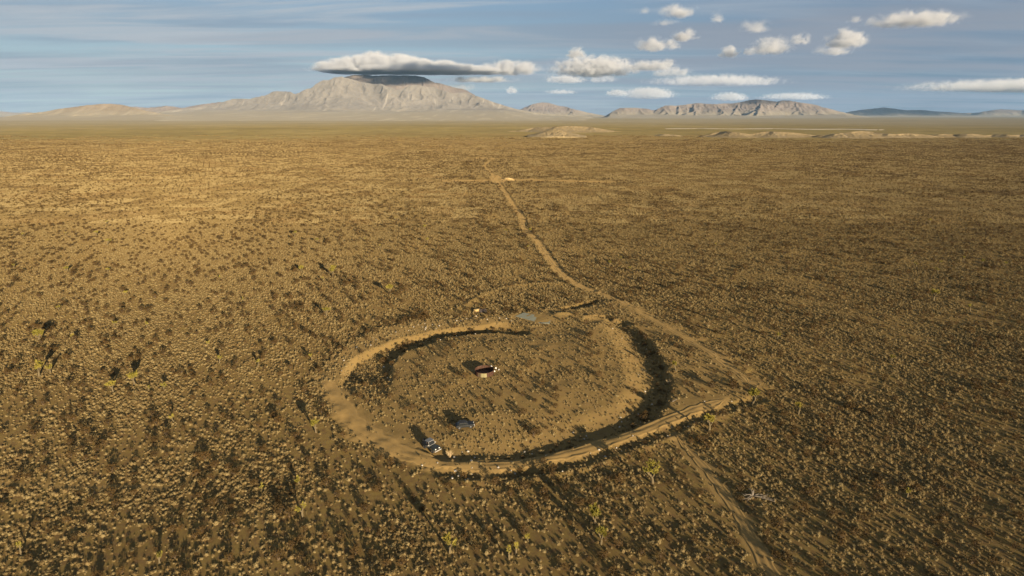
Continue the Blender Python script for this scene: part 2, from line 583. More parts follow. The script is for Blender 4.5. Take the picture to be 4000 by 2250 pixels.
def ground_material():
    m, T, b, out = material('desert_floor')
    L = T.links.new
    ge = nd(T, 'ShaderNodeNewGeometry')
    P = ge.outputs['Position']
    at_ = nd(T, 'ShaderNodeAttribute', attribute_name='bare')
    sep = nd(T, 'ShaderNodeSeparateXYZ'); L(P, sep.inputs[0])
    big = noise_fac(T, 0.035, 4, 0.55, P)
    mid = noise_fac(T, 0.9, 5, 0.6, P)
    fine = noise_fac(T, 9.0, 4, 0.7, P)
    c = ramp(T, big, [(0.30, (0.157, 0.113, 0.045)), (0.55, (0.189, 0.138, 0.053)), (0.75, (0.211, 0.154, 0.059))])
    c = mixc(T, maprange(T, mid, 0.35, 0.7), c, mixc(T, 1.0, c, (0.135, 0.089, 0.045)))
    c = mixc(T, maprange(T, fine, 0.52, 0.72, 0, 0.45), c, (0.11, 0.075, 0.042))
    c = mixc(T, maprange(T, at_.outputs['Fac'], 0.1, 0.9, 0, 0.8), c, mixc(T, maprange(T, mid, .3, .7), (0.211, 0.148, 0.067), (0.241, 0.170, 0.076)))
    # beyond the shrubs that are built, the plain is paler grass and creosote, then the fans of the mountains
    vl = nd(T, 'ShaderNodeVectorMath', operation='LENGTH'); L(P, vl.inputs[0])
    wv = nd(T, 'ShaderNodeMath', operation='MULTIPLY_ADD'); L(noise_fac(T, 0.0022, 5, 0.6, P), wv.inputs[0]); sock(wv, 1, 1700.0); L(vl.outputs['Value'], wv.inputs[2])
    far = maprange(T, wv.outputs[0], 1900, 3100)
    mp = nd(T, 'ShaderNodeMapping'); sock(mp, 'Scale', (0.0009, 0.0016, 1)); L(P, mp.inputs[0])
    fn = noise_fac(T, 1.0, 7, 0.62, mp.outputs[0], 0.4)
    mp2 = nd(T, 'ShaderNodeMapping'); sock(mp2, 'Scale', (0.012, 0.012, 1)); L(P, mp2.inputs[0])
    fn2 = noise_fac(T, 1.0, 6, 0.7, mp2.outputs[0])
    olive = ramp(T, fn, [(0.32, (0.135, 0.112, 0.047)), (0.5, (0.172, 0.142, 0.063)), (0.70, (0.215, 0.180, 0.088))])
    olive = mixc(T, maprange(T, fn2, 0.35, 0.7, 0.0, 0.55), olive, (0.076, 0.059, 0.027))
    fans = ramp(T, fn, [(0.30, (0.146, 0.131, 0.094)), (0.55, (0.178, 0.160, 0.117)), (0.72, (0.212, 0.193, 0.146))])
    olive = mixc(T, maprange(T, vl.outputs['Value'], 2600, 6000), olive, fans)
    c = mixc(T, far, c, olive)
    c = mixc(T, 1.0, c, (0.86, 0.825, 0.715), 'MULTIPLY')
    L(c, b.inputs['Base Color'])
    bp = nd(T, 'ShaderNodeBump'); sock(bp, 'Strength', 0.5); sock(bp, 'Distance', 0.08)
    nearf = nd(T, 'ShaderNodeMath', operation='MULTIPLY'); L(fine, nearf.inputs[0]); sock(nearf, 1, 1.0)
    L(nearf.outputs[0], bp.inputs['Height'])
    L(bp.outputs[0], b.inputs['Normal'])
    sock(b, 'Roughness', 1.0); sock(b, 'Specular IOR Level', 0.05)
    return m


def rock_material(name, lo, hi, pale, scale=0.0011, palefrac=0.62, fan=None):
    m, T, b, out = material(name)
    L = T.links.new
    ge = nd(T, 'ShaderNodeNewGeometry')
    P = ge.outputs['Position']
    f = noise_fac(T, scale, 9, 0.65, P, 0.6)
    f2 = noise_fac(T, scale * 9, 6, 0.7, P, 0.3)
    mp = nd(T, 'ShaderNodeMapping'); sock(mp, 'Rotation', (0, 0, 0.5)); sock(mp, 'Scale', (scale * 6, scale * 0.6, scale)); L(P, mp.inputs[0])
    f3 = noise_fac(T, 1.0, 6, 0.6, mp.outputs[0], 0.8)
    c = ramp(T, f, [(0.35, lo), (0.65, hi)])
    c = mixc(T, maprange(T, f2, 0.4, 0.75, 0, 0.5), c, tuple(q * 0.6 for q in lo))
    c = mixc(T, maprange(T, f3, palefrac, palefrac + 0.10, 0, 0.7), c, pale)
    if fan:
        sp = nd(T, 'ShaderNodeSeparateXYZ'); L(P, sp.inputs[0])
        za = nd(T, 'ShaderNodeMath', operation='ADD'); L(sp.outputs[2], za.inputs[0])
        zn = nd(T, 'ShaderNodeMath', operation='MULTIPLY'); L(f, zn.inputs[0]); sock(zn, 1, -160.0); L(zn.outputs[0], za.inputs[1])
        fc = mixc(T, maprange(T, f3, 0.5, 0.66, 0, .7), fan, tuple(min(1, q * 1.35) for q in fan))
        c = mixc(T, maprange(T, za.outputs[0], -40, 150), fc, c)
    L(c, b.inputs['Base Color'])
    sock(b, 'Roughness', 1.0); sock(b, 'Specular IOR Level', 0.03)
    return m


M_GROUND = ground_material()
M_TRACK = None


def track_material():
    m, T, b, out = material('track_sand')
    L = T.links.new
    ge = nd(T, 'ShaderNodeNewGeometry')
    P = ge.outputs['Position']
    mid = noise_fac(T, 0.8, 5, 0.6, P)
    fine = noise_fac(T, 8.0, 4, 0.7, P)
    c = ramp(T, mid, [(0.3, (0.197, 0.138, 0.064)), (0.7, (0.238, 0.168, 0.076))])
    c = mixc(T, 1.0, c, (1.0, 0.95, 0.80), 'MULTIPLY')
    c = mixc(T, maprange(T, fine, 0.52, 0.75, 0, 0.4), c, (0.14, 0.098, 0.050))
    L(c, b.inputs['Base Color'])
    bp = nd(T, 'ShaderNodeBump'); sock(bp, 'Strength', 0.4); sock(bp, 'Distance', 0.05)
    L(fine, bp.inputs['Height']); L(bp.outputs[0], b.inputs['Normal'])
    sock(b, 'Roughness', 1.0); sock(b, 'Specular IOR Level', 0.05)
    return m


M_TRACK = track_material()
M_BURSAGE = plant('bursage_leaf', [(0.125, 0.086, 0.040), (0.190, 0.140, 0.064), (0.285, 0.225, 0.115), (0.150, 0.093, 0.037)], 0.15, 0.9)
M_CREOSOTE = plant('creosote_leaf', [(0.058, 0.038, 0.015), (0.082, 0.052, 0.019), (0.110, 0.066, 0.023)], 0.25, 0.2)
M_STEM = plain('shrub_stem', (0.110, 0.078, 0.050), 0.9, 0.25, 4)
M_YUCCA = plant('joshua_leaf', [(0.20, 0.180, 0.036), (0.28, 0.245, 0.048), (0.34, 0.29, 0.065)], 0.2, 0.8)
M_TRUNK = plain('joshua_bark', (0.110, 0.085, 0.045), 0.95, 0.3, 5)
M_DEAD = plain('dead_wood', (0.125, 0.105, 0.082), 0.9, 0.25, 5)
M_STRAW = plain('dry_stems', (0.42, 0.31, 0.17), 0.9, 0.2, 4)
M_STONE = plain('pale_stone', (0.36, 0.32, 0.26), 0.9, 0.2, 2)

# ------------------------------------------------------------------ ground
def axis(fine0, fine1, step, lo, hi, grow=1.13, cap=900.0):
    a = list(np.arange(fine0, fine1 + 1e-6, step))
    s, v = step, fine1
    while v < hi:
        s = min(s * grow, cap); v += s; a.append(v)
    s, v = step, fine0
    while v > lo:
        s = min(s * grow, cap); v -= s; a.insert(0, v)
    return np.array(a)


xs = axis(-58, 66, 0.42, -30000, 30000, 1.075)
ys = axis(80, 214, 0.42, -6000, 30000, 1.065)
GX, GY = np.meshgrid(xs, ys)
GZ = height(GX, GY)
ground_me = grid_mesh('ground', np.stack([GX, GY, GZ], -1))
att = ground_me.attributes.new('bare', 'FLOAT', 'POINT')


def bare(x, y):
    b = road_d(x, y)
    k = near_ring(x, y)
    X, Y = x[k], y[k]
    e = sdf(X, Y, EARTH)
    v = 0.55 * sstep(-1, 1, e)
    d, _ = seg_dist(X, Y, BERM)
    v = np.maximum(v, 1 - sstep(2.5, 4.5, d))
    b = b.copy()
    b[k] = np.maximum(b[k], v)
    return b


att.data.foreach_set('value', bare(GX.ravel(), GY.ravel()).astype(np.float32))
ground = link('ground', ground_me, None, M_GROUND)
tag(ground, 'sandy desert floor with a round mound, ring ditch and banks', kind='structure')


def strip(name, P, width, label, lift=0.05, step=0.8, mat=M_TRACK, ragged=0.45, ruts=0.035):
    P = smooth_line(P, 1)
    seg = np.hypot(*np.diff(P, axis=0).T)
    L = np.concatenate([[0], np.cumsum(seg)])
    n = max(8, int(L[-1] / step))
    s = np.linspace(0, L[-1], n)
    cx, cy = np.interp(s, L, P[:, 0]), np.interp(s, L, P[:, 1])
    tx, ty = np.gradient(cx), np.gradient(cy)
    q = np.hypot(tx, ty) + 1e-9
    nx, ny = -ty / q, tx / q
    w = width(s / L[-1]) if callable(width) else np.full(n, width)
    w = w * np.clip(np.minimum(s, L[-1] - s) / 3.0, 0.15, 1)
    m = 15
    P3 = np.zeros((n, m, 3))
    for j in range(m):
        u = -1 + 2 * j / (m - 1)
        wr = w * (1 + ragged * (fbm(s * 0.5 + 50 * (u > 0), s * 0 + 7.7, 3, 77) - 0.5) * 2)
        P3[:, j, 0] = cx + nx * u * wr
        P3[:, j, 1] = cy + ny * u * wr
    P3[:, :, 2] = height(P3[:, :, 0], P3[:, :, 1]) + lift
    for j in range(m):
        u = abs(-1 + 2 * j / (m - 1))
        P3[:, j, 2] += ruts * (0.5 * np.exp(-(u / .22) ** 2) - np.exp(-((u - .45) / .16) ** 2) + .6 * np.exp(-((u - .8) / .15) ** 2)) * (0.4 + 1.2 * fbm(s * .12, s * 0 + 3.3, 3, 91))
    P3[:, 0, 2] -= lift * 1.6; P3[:, -1, 2] -= lift * 1.6
    o = link(name, grid_mesh(name, P3), None, mat)
    return tag(o, label, kind='structure')


strip('dirt_track', NORTH_TRACK, 1.4, 'narrow dirt track running away from the ring to the far plain')
strip('dirt_track', RING_ROAD, lambda t: np.interp(t, [0, .15, .3, .45, .55, 1.0], [1.3, 2.0, 2.3, 1.8, 1.4, 1.4]), 'broad sandy road curving round the near side of the ring')
strip('dirt_track', EAST_ROAD, 1.1, 'dirt road along the far right edge of the ring')
strip('sandy_wash', WASH, lambda t: np.interp(t, [0, .2, 1], [0.5, 0.9, 1.25]), 'narrow sandy path running to the bottom edge right of the ring', lift=0.055)
strip('dirt_track', CROSS_ROAD, 3.6, 'straight dirt road crossing the far track', lift=0.06)
strip('dirt_track', FAR_ROAD, 1.8, 'faint pale road slanting away over the far plain', lift=0.08, step=4)
c0 = PAD.mean(0)
pv = [(*c0, 0)] + [(*p, 0) for p in smooth_line(PAD, 4, True)]
pv = [(x, y, float(height(np.array([x]), np.array([y]))[0]) + 0.12) for x, y, _ in pv]
tag(link('sand_clearing', mesh('sand_clearing', pv, [(0, i, i % (len(pv) - 1) + 1) for i in range(1, len(pv))]), None, M_TRACK),
    'bright sandy clearing where the two far tracks cross', kind='structure')
c0 = PAD2.mean(0)
pv = [(*c0, 0)] + [(*p, 0) for p in smooth_line(PAD2, 4, True)]
pv = [(x, y, float(height(np.array([x]), np.array([y]))[0]) + 0.25) for x, y, _ in pv]
tag(link('sand_clearing', mesh('sand_clearing', pv, [(0, i, i % (len(pv) - 1) + 1) for i in range(1, len(pv))]), None, M_TRACK),
    'small pale clearing at the far end of the track', kind='structure')

# ------------------------------------------------------------------ far hills and mountains
def sil_fn(pts):
    p = np.array(pts, float)
    return lambda u: np.interp(u, p[:, 0], p[:, 1])


def range_mesh(name, label, sil, Yc, Yf, Yb, zfan, spacing, slope, mat, nu=260, nv=150, seed=1, spur=2.3, lean=0.25, rough=0.10, sink=0.0, wander=0.02):
    """a range as a net of crest, spurs and side spurs with slopes falling away from them, standing on its fan"""
    r = np.random.default_rng(seed)
    p = np.array(sil, float)
    uc = np.linspace(p[0, 0], p[-1, 0], max(40, len(sil) * 3))
    dx, dy, dz = ray(uc, sil_fn(sil)(uc))
    yc = Yc * (1 + wander * (fbm(uc / 90, uc * 0 + seed, 3, seed) - .5) * 2)
    cx, cz = dx / dy * yc, CAM_H + dz / dy * yc
    segs = [(cx[i], yc[i], cz[i], cx[i + 1], yc[i + 1], cz[i + 1]) for i in range(len(uc) - 1)]
    arc = np.concatenate([[0], np.cumsum(np.hypot(np.diff(cx), np.diff(yc)))])

    def add_spur(x, y, z, ang, L, drop, lev):
        n = 4
        px_, py_, pz_ = x, y, z
        for k in range(1, n + 1):
            t = k / n
            ang += r.normal(0, .10)
            qx, qy = px_ + math.sin(ang) * L / n, py_ - math.cos(ang) * L / n
            qz = z - drop * (t ** 0.9) + drop * .05 * r.normal()
            segs.append((px_, py_, pz_, qx, qy, qz))
            if lev and k < n:
                for sgn in (-1, 1):
                    if r.random() < .8:
                        add_spur(qx, qy, qz, ang + sgn * r.uniform(.6, 1.05), L * r.uniform(.22, .40), max(5e-3 * L, (qz - zfan * .4) * r.uniform(.45, .8)), 0)
            px_, py_, pz_ = qx, qy, qz

    a = spacing * .4
    while a < arc[-1] - spacing * .3:
        x, y, z = np.interp(a, arc, cx), np.interp(a, arc, yc), np.interp(a, arc, cz)
        rel = z - zfan * .5
        if rel > 0.02 * (Yc - Yf) * .1:
            ang = r.normal(lean, .22)
            add_spur(x, y, z, ang, rel * spur * r.uniform(.75, 1.15), rel * .95, 1)
            add_spur(x, y, z, math.pi + r.normal(0, .3), rel * spur * r.uniform(.6, 1.0), rel * .95, 0)
        a += spacing * r.uniform(.6, 1.3) * (0.45 + .55 * min(1, max(rel, 0) / (0.5 * (cz.max() - zfan) + 1)))
    S = np.array(segs)
    u = np.linspace(p[0, 0], p[-1, 0], nu)
    dx, dy, dz = ray(u, sil_fn(sil)(u))
    relmax = cz.max() - zfan * .5
    Y1 = max(Yf + (Yc - Yf) * .3, Yc - relmax * spur * 1.15)
    v = np.concatenate([np.linspace(Yf, Y1, max(6, nv // 6), endpoint=False), np.linspace(Y1, Yc * (1 + wander), nv), np.linspace(Yc * (1 + wander), Yb, nv // 4)[1:]])
    V = v[:, None] + 0 * u[None, :]
    X = (dx / dy)[None, :] * V
    w = relmax * .10
    wx = (fbm(X / (relmax * .5), V / (relmax * .5), 4, seed + 4) - .5) * w * 2
    wy = (fbm(X / (relmax * .5) + 31, V / (relmax * .5), 4, seed + 5) - .5) * w * 2
    Z = np.full(X.shape, -1e9)
    XX, YY = X + wx, V + wy
    for x0, y0, z0, x1, y1, z1 in S:
        reach = max(z0, z1, 1) / slope * 1.1
        cols = np.where((X.min(0) < max(x0, x1) + reach) & (X.max(0) > min(x0, x1) - reach))[0]
        rows = np.where((v > min(y0, y1) - reach) & (v < max(y0, y1) + reach))[0]
        if len(cols) == 0 or len(rows) == 0: continue
        sl = (slice(rows[0], rows[-1] + 1), slice(cols[0], cols[-1] + 1))
        ex, ey = x1 - x0, y1 - y0
        t = np.clip(((XX[sl] - x0) * ex + (YY[sl] - y0) * ey) / (ex * ex + ey * ey + 1e-9), 0, 1)
        d = np.hypot(XX[sl] - x0 - t * ex, YY[sl] - y0 - t * ey)
        Z[sl] = np.maximum(Z[sl], z0 + (z1 - z0) * t - slope * d * (1 - .25 * np.clip(d * slope / relmax, 0, 1)))
    fin = ridged(X / (relmax * .22), V / (relmax * .30), 4, seed + 9)
    s = np.clip((V - Yf) / (Yc - Yf), 0, 1)
    back = np.clip((V - Yc) / (Yb - Yc), 0, 1)
    zs = np.minimum(zfan, np.maximum(np.interp(u, uc, cz)[None, :] * .7, 2) + 0 * V)
    fan = zs * s ** 1.6 * (0.8 + 0.4 * fbm(X / (relmax * 1.5), V / (relmax * 4), 4, seed + 3)) * (1 - back)
    Z = Z - rough * relmax * (1 - fin) * np.clip((Z - fan) / (relmax * .5), 0, 1) * np.clip((np.interp(u, uc, cz)[None, :] - Z) / (relmax * .15) + .12, 0, 1)
    kk = relmax * .03
    z = kk * np.logaddexp(np.maximum(Z, -3e3) / kk, fan / kk)
    edge = np.clip(np.minimum(1, np.minimum((u - u[0]), (u[-1] - u)) / (0.04 * (u[-1] - u[0])))[None, :], 0, 1)
    z = z * edge - 6 * (1 - edge) - 6 * np.clip(1 - s * 14, 0, 1) - 8 * (back > .98)
    o = link(name, grid_mesh(name, np.stack([X, V, z - sink], -1)), None, mat)
    return tag(o, label, kind='structure')


M_ROCK = rock_material('mountain_rock', (0.120, 0.112, 0.102), (0.178, 0.165, 0.146), (0.26, 0.24, 0.21), fan=(0.172, 0.155, 0.118))
M_ROCK2 = rock_material('hill_rock', (0.125, 0.102, 0.076), (0.180, 0.148, 0.110), (0.26, 0.215, 0.165), palefrac=0.66, fan=(0.165, 0.146, 0.108))
M_ROCK3 = rock_material('far_rock', (0.115, 0.10, 0.092), (0.175, 0.15, 0.132), (0.25, 0.215, 0.185), palefrac=0.68, fan=(0.165, 0.148, 0.114))

range_mesh('mountain', 'pale rocky mountain with steep lit spurs under the cap cloud',
           [(560, 452), (640, 432), (760, 420), (850, 404), (900, 386), (935, 383), (985, 384), (1030, 370), (1075, 353), (1130, 356), (1165, 366), (1205, 344), (1240, 328), (1279, 308),
            (1310, 299), (1335, 297), (1375, 305), (1410, 318), (1450, 326), (1484, 325), (1530, 342), (1559, 350), (1590, 338), (1612, 329), (1650, 334), (1689, 336), (1730, 350), (1764, 362),
            (1800, 360), (1829, 358), (1870, 376), (1908, 392), (1960, 408), (2001, 420), (2060, 435), (2118, 446), (2220, 452), (2340, 458)],
           14000, 6200, 15800, 200, 640, 0.80, M_ROCK, nu=600, nv=250, seed=3, spur=2.3, lean=0.35, rough=0.16)
range_mesh('mountain', 'dark blue summit ridge in shade just below the cap cloud',
           [(1290, 340), (1330, 303), (1382, 290), (1430, 291), (1466, 294), (1540, 292), (1629, 294), (1665, 304), (1699, 322), (1745, 332), (1790, 345), (1829, 354), (1880, 384)],
           15200, 13700, 16900, 200, 500, 0.6, M_ROCK3, nu=220, nv=90, seed=14, spur=1.6)
range_mesh('hill', 'long low tan hills at the left end of the skyline',
           [(-420, 452), (-200, 448), (0, 458), (60, 449), (130, 440), (175, 436), (230, 424), (260, 421), (330, 411), (370, 407), (410, 404), (445, 405), (480, 409), (520, 418), (560, 430), (640, 446), (760, 458)],
           10500, 7000, 12500, 70, 420, 0.50, M_ROCK2, nu=280, nv=110, seed=23, spur=4.0)
range_mesh('hill', 'dark brown ridge behind the low left hills',
           [(380, 440), (460, 425), (520, 415), (570, 420), (600, 418), (650, 412), (690, 416), (715, 421), (745, 414), (790, 406), (830, 401), (858, 397), (900, 402), (1000, 430)],
           15500, 13200, 17000, 60, 350, 0.5, M_ROCK3, nu=160, nv=60, seed=31, spur=3)
range_mesh('hill', 'tiny pale far range at the left edge of the skyline',
           [(-300, 440), (-120, 432), (0, 434), (30, 436), (60, 440), (100, 437), (150, 441), (210, 444), (300, 454)],
           26000, 23000, 28000, 60, 600, 0.5, M_ROCK3, nu=90, nv=40, seed=37, spur=3)
range_mesh('hill', 'blue grey hill right of the big mountain',
           [(1980, 448), (2035, 424), (2070, 409), (2095, 402), (2120, 399), (2150, 402), (2180, 411), (2215, 417), (2250, 427), (2300, 440), (2350, 450), (2400, 458)],
           19000, 17000, 21000, 70, 380, 0.55, M_ROCK3, nu=180, nv=80, seed=43, spur=2.6, lean=-.3)
range_mesh('mountain', 'rugged purple brown range on the right with lit ridges',
           [(2330, 460), (2365, 453), (2395, 434), (2420, 421), (2480, 420), (2530, 424), (2555, 432), (2600, 410), (2640, 412), (2680, 408), (2720, 401), (2760, 404), (2800, 406), (2830, 402), (2860, 404),
            (2900, 397), (2930, 390), (2960, 387), (2990, 391), (3030, 396), (3062, 390), (3085, 392), (3120, 398), (3150, 402), (3185, 408), (3240, 424), (3300, 440), (3360, 454), (3430, 462)],
           15500, 12000, 17500, 80, 520, 0.75, M_ROCK3, nu=420, nv=150, seed=53, spur=3.0, lean=-0.2)
range_mesh('mountain', 'long dark blue range at the right edge of the skyline',
           [(3240, 452), (3320, 436), (3370, 427), (3410, 424), (3450, 418), (3490, 423), (3540, 430), (3600, 428), (3640, 433), (3700, 437), (3760, 441), (3810, 440), (3860, 432), (3905, 426), (3950, 428),
            (4000, 430), (4150, 424), (4300, 436), (4450, 450)],
           24000, 20500, 26500, 60, 500, 0.5, M_ROCK3, nu=260, nv=80, seed=61, spur=2.8)


def low_hill(name, label, px0, px1, sil, Yf, Yc, Yb, mat, lam, amp, seed, nu=150, nv=60):
    return range_mesh(name, label, sil, Yc, Yf, Yb, 1.0, lam * .45, 0.30, mat, nu=nu, nv=nv, seed=seed, spur=4.5, lean=0.3, rough=.12, wander=0.03, sink=3.0)


M_LOW = rock_material('low_hill_soil', (0.19, 0.145, 0.078), (0.27, 0.21, 0.118), (0.32, 0.25, 0.145), scale=0.01, palefrac=0.6)
M_BUTTE = rock_material('butte_soil', (0.24, 0.185, 0.10), (0.29, 0.225, 0.125), (0.33, 0.26, 0.15), scale=0.01, palefrac=0.55)
low_hill('hill', 'small pale pyramid hill with one dark flank out on the plain', 0, 0,
         [(2050, 530), (2090, 522), (2130, 510), (2150, 503), (2162, 499), (2180, 500), (2200, 505), (2230, 514), (2262, 524), (2300, 531)], 1660, 1760, 1880, M_BUTTE, 70, 0.35, 71)
low_hill('hill', 'flat low rise behind the small pale pyramid hill', 0, 0,
         [(1960, 512), (2030, 506), (2090, 494), (2150, 492), (2220, 488), (2290, 490), (2340, 497), (2400, 508), (2460, 513)], 2000, 2250, 2500, M_BUTTE, 120, 0.4, 73)
low_hill('hill', 'dark low hills left of centre in the row on the right plain', 0, 0,
         [(2680, 540), (2720, 531), (2760, 524), (2800, 512), (2840, 507), (2880, 512), (2930, 520), (2960, 514), (3000, 508), (3060, 511), (3110, 514), (3160, 520), (3220, 530)], 1450, 1720, 1950, M_LOW, 110, 0.6, 79)
low_hill('hill', 'orange brown low hills in the middle of the row on the right plain', 0, 0,
         [(3130, 535), (3180, 526), (3240, 520), (3290, 515), (3330, 509), (3370, 506), (3410, 510), (3450, 516), (3500, 519), (3550, 515), (3600, 519), (3660, 526), (3710, 534)], 1400, 1680, 1950, M_LOW, 100, 0.6, 83)
low_hill('hill', 'low hills at the right end of the row on the right plain', 0, 0,
         [(3560, 536), (3620, 526), (3680, 518), (3740, 520), (3800, 517), (3850, 524), (3910, 519), (3960, 523), (4040, 519), (4150, 525), (4260, 536)], 1430, 1700, 1950, M_LOW, 100, 0.6, 89)
low_hill('hill', 'small low knoll between the pyramid hill and the right hills', 0, 0,
         [(2540, 527), (2575, 521), (2600, 519), (2640, 522), (2680, 528)], 1750, 1820, 1900, M_BUTTE, 50, 0.4, 97, 60, 30)

# pale dry lake streak far out on the plain
M_PLAYA = plain('dry_lake_crust', (0.36, 0.32, 0.25), 0.95, 0.12, 0.02)
strip('dry_lake', poly([(2600, 504.5), (2720, 503.2), (2860, 505), (3010, 503.6), (3150, 506), (3300, 505), (3430, 508)]), lambda t: 16 + 50 * t * vnoise(t * 14, t * 0, 5) + 12 * np.sin(t * 31), 'thin white dry lake bed beyond the low right hills', lift=1.0, step=12, mat=M_PLAYA)

# ------------------------------------------------------------------ clouds (real volumes above the haze)
def ico(sub):
    import bmesh
    bm = bmesh.new()
    bmesh.ops.create_icosphere(bm, subdivisions=sub, radius=1.0)
    v = np.array([p.co[:] for p in bm.verts])
    f = [tuple(p.index for p in q.verts) for q in bm.faces]
    bm.free()
    return v, f


def cloud_material(name, dens, lo, hi, size, rim_to=0.5, under=None):
    """soft volume: dense in the middle of its lens, broken up by noise towards the rim"""
    m = bpy.data.materials.new(name)
    m.use_nodes = True
    T = m.node_tree
    T.nodes.clear()
    L = T.links.new
    out = nd(T, 'ShaderNodeOutputMaterial')
    pv_ = nd(T, 'ShaderNodeVolumePrincipled')
    sock(pv_, 'Color', (0.70, 0.72, 0.76, 1)); sock(pv_, 'Anisotropy', 0.0)
    tc = nd(T, 'ShaderNodeTexCoord')
    sp = nd(T, 'ShaderNodeSeparateXYZ'); L(tc.outputs['Object'], sp.inputs[0])

    def mth(op, a, b=None, c=None):
        q = nd(T, 'ShaderNodeMath', operation=op)
        for k, v in enumerate((a, b, c)):
            if v is None: continue
            if isinstance(v, (int, float)): sock(q, k, v)
            else: L(v, q.inputs[k])
        return q.outputs[0]
    zz = mth('MAXIMUM', sp.outputs[2], mth('MULTIPLY', sp.outputs[2], -(under or 1 / FLATB)))
    cb = nd(T, 'ShaderNodeCombineXYZ')
    L(sp.outputs[0], cb.inputs[0]); L(sp.outputs[1], cb.inputs[1]); L(zz, cb.inputs[2])
    ln = nd(T, 'ShaderNodeVectorMath', operation='LENGTH'); L(cb.outputs[0], ln.inputs[0])
    ge = nd(T, 'ShaderNodeNewGeometry')
    mp = nd(T, 'ShaderNodeMapping'); sock(mp, 'Scale', (1 / size, 1 / size, 1.25 / size)); L(ge.outputs['Position'], mp.inputs[0])
    n = noise_fac(T, 1.0, 6, 0.62, mp.outputs[0], 0.6)
    sh = mth('SUBTRACT', 1.0, ln.outputs['Value'])
    v = mth('ADD', mth('MULTIPLY', sh, 1.15), mth('MULTIPLY', mth('SUBTRACT', n, 0.56), 3.6))
    # firm at the top and ends only as far as the shell goes
    e = maprange(T, v, lo, hi)
    rim = maprange(T, sh, 0.0, rim_to)
    L(mth('MULTIPLY', mth('MULTIPLY', e, rim), dens), pv_.inputs['Density'])
    L(pv_.outputs[0], out.inputs['Volume'])
    return m


FLATB = 0.45
M_CAP = cloud_material('cloud_cap', 0.011, -0.10, 0.80, 340, 0.34, 0.4)
M_CL = [cloud_material('cloud_thin', 0.0032, 0.0, 1.2, 330), cloud_material('cloud_mid', 0.0055, 0.0, 1.05, 250), cloud_material('cloud_thick', 0.0085, -0.05, 0.95, 300)]
ICO, ICOF = ico(4)
_v = ICO.copy()
_v[:, 2] = np.where(_v[:, 2] < 0, _v[:, 2] * FLATB, _v[:, 2])
LENS = {}
for _m in M_CL + [M_CAP]:
    LENS[_m.name] = mesh('cloud_lens', _v, ICOF, True)
    LENS[_m.name].materials.append(_m)


def n3(p, s, seed):
    return (vnoise(p[:, 0] * s + 3.1, p[:, 1] * s + p[:, 2] * s * 0.7, seed) + vnoise(p[:, 2] * s + 1.7, p[:, 0] * s - p[:, 1] * s * 0.6, seed + 50)) * 0.5


CLOUD_ALT = 2000.0


def lens(name, px, py, wpx, hpx, mat, Y=None, depth=0.8, base=None, parent=None):
    """py: middle of the lens; the flat base lies at its lower edge"""
    dx, dy, dz = ray(px, py + hpx * .32)
    Yd = Y if Y else max(9000, (CLOUD_ALT - CAM_H) / (dz / dy))
    k = Yd / dy / F_PX
    rx, rz = wpx / 2 * k, hpx * k * 0.85
    o = bpy.data.objects.new(name, LENS[mat.name]); COL.objects.link(o)
    z = float(CAM_H + dz / dy * Yd)
    if base: rz = max(60, (z + hpx * k * .85 - base) / 1.38); z = base + rz * FLATB
    o.location = (float(dx / dy * Yd), Yd, z)
    o.scale = (rx, max(rx * depth, 300), rz)
    if parent: o.parent = parent
    return o


def cap_cloud():
    e = empty('cloud', (0, 0, 0))
    tag(e, 'long white cap cloud with flat grey base sitting on the mountain summit', 'cloud', 'clouds in the sky')
    for px, py, w, h, Yc_, dep in ((1330, 272, 170, 40, 15600, 2.0), (1420, 262, 260, 56, 15700, 1.5), (1530, 258, 320, 60, 15700, 1.3), (1660, 270, 330, 48, 15700, 1.25), (1790, 283, 270, 38, 15700, 1.3), (1890, 290, 190, 26, 15700, 1.4),
                                   (1400, 240, 120, 34, 15900, 1.5), (1470, 226, 120, 40, 16000, 1.4), (1560, 236, 150, 34, 16000, 1.4), (1560, 284, 600, 34, 15200, 0.62)):
        lens('puff', px, py, w * 1.3, h * 1.35, M_CAP, Yc_, dep, base=1082.0, parent=e)


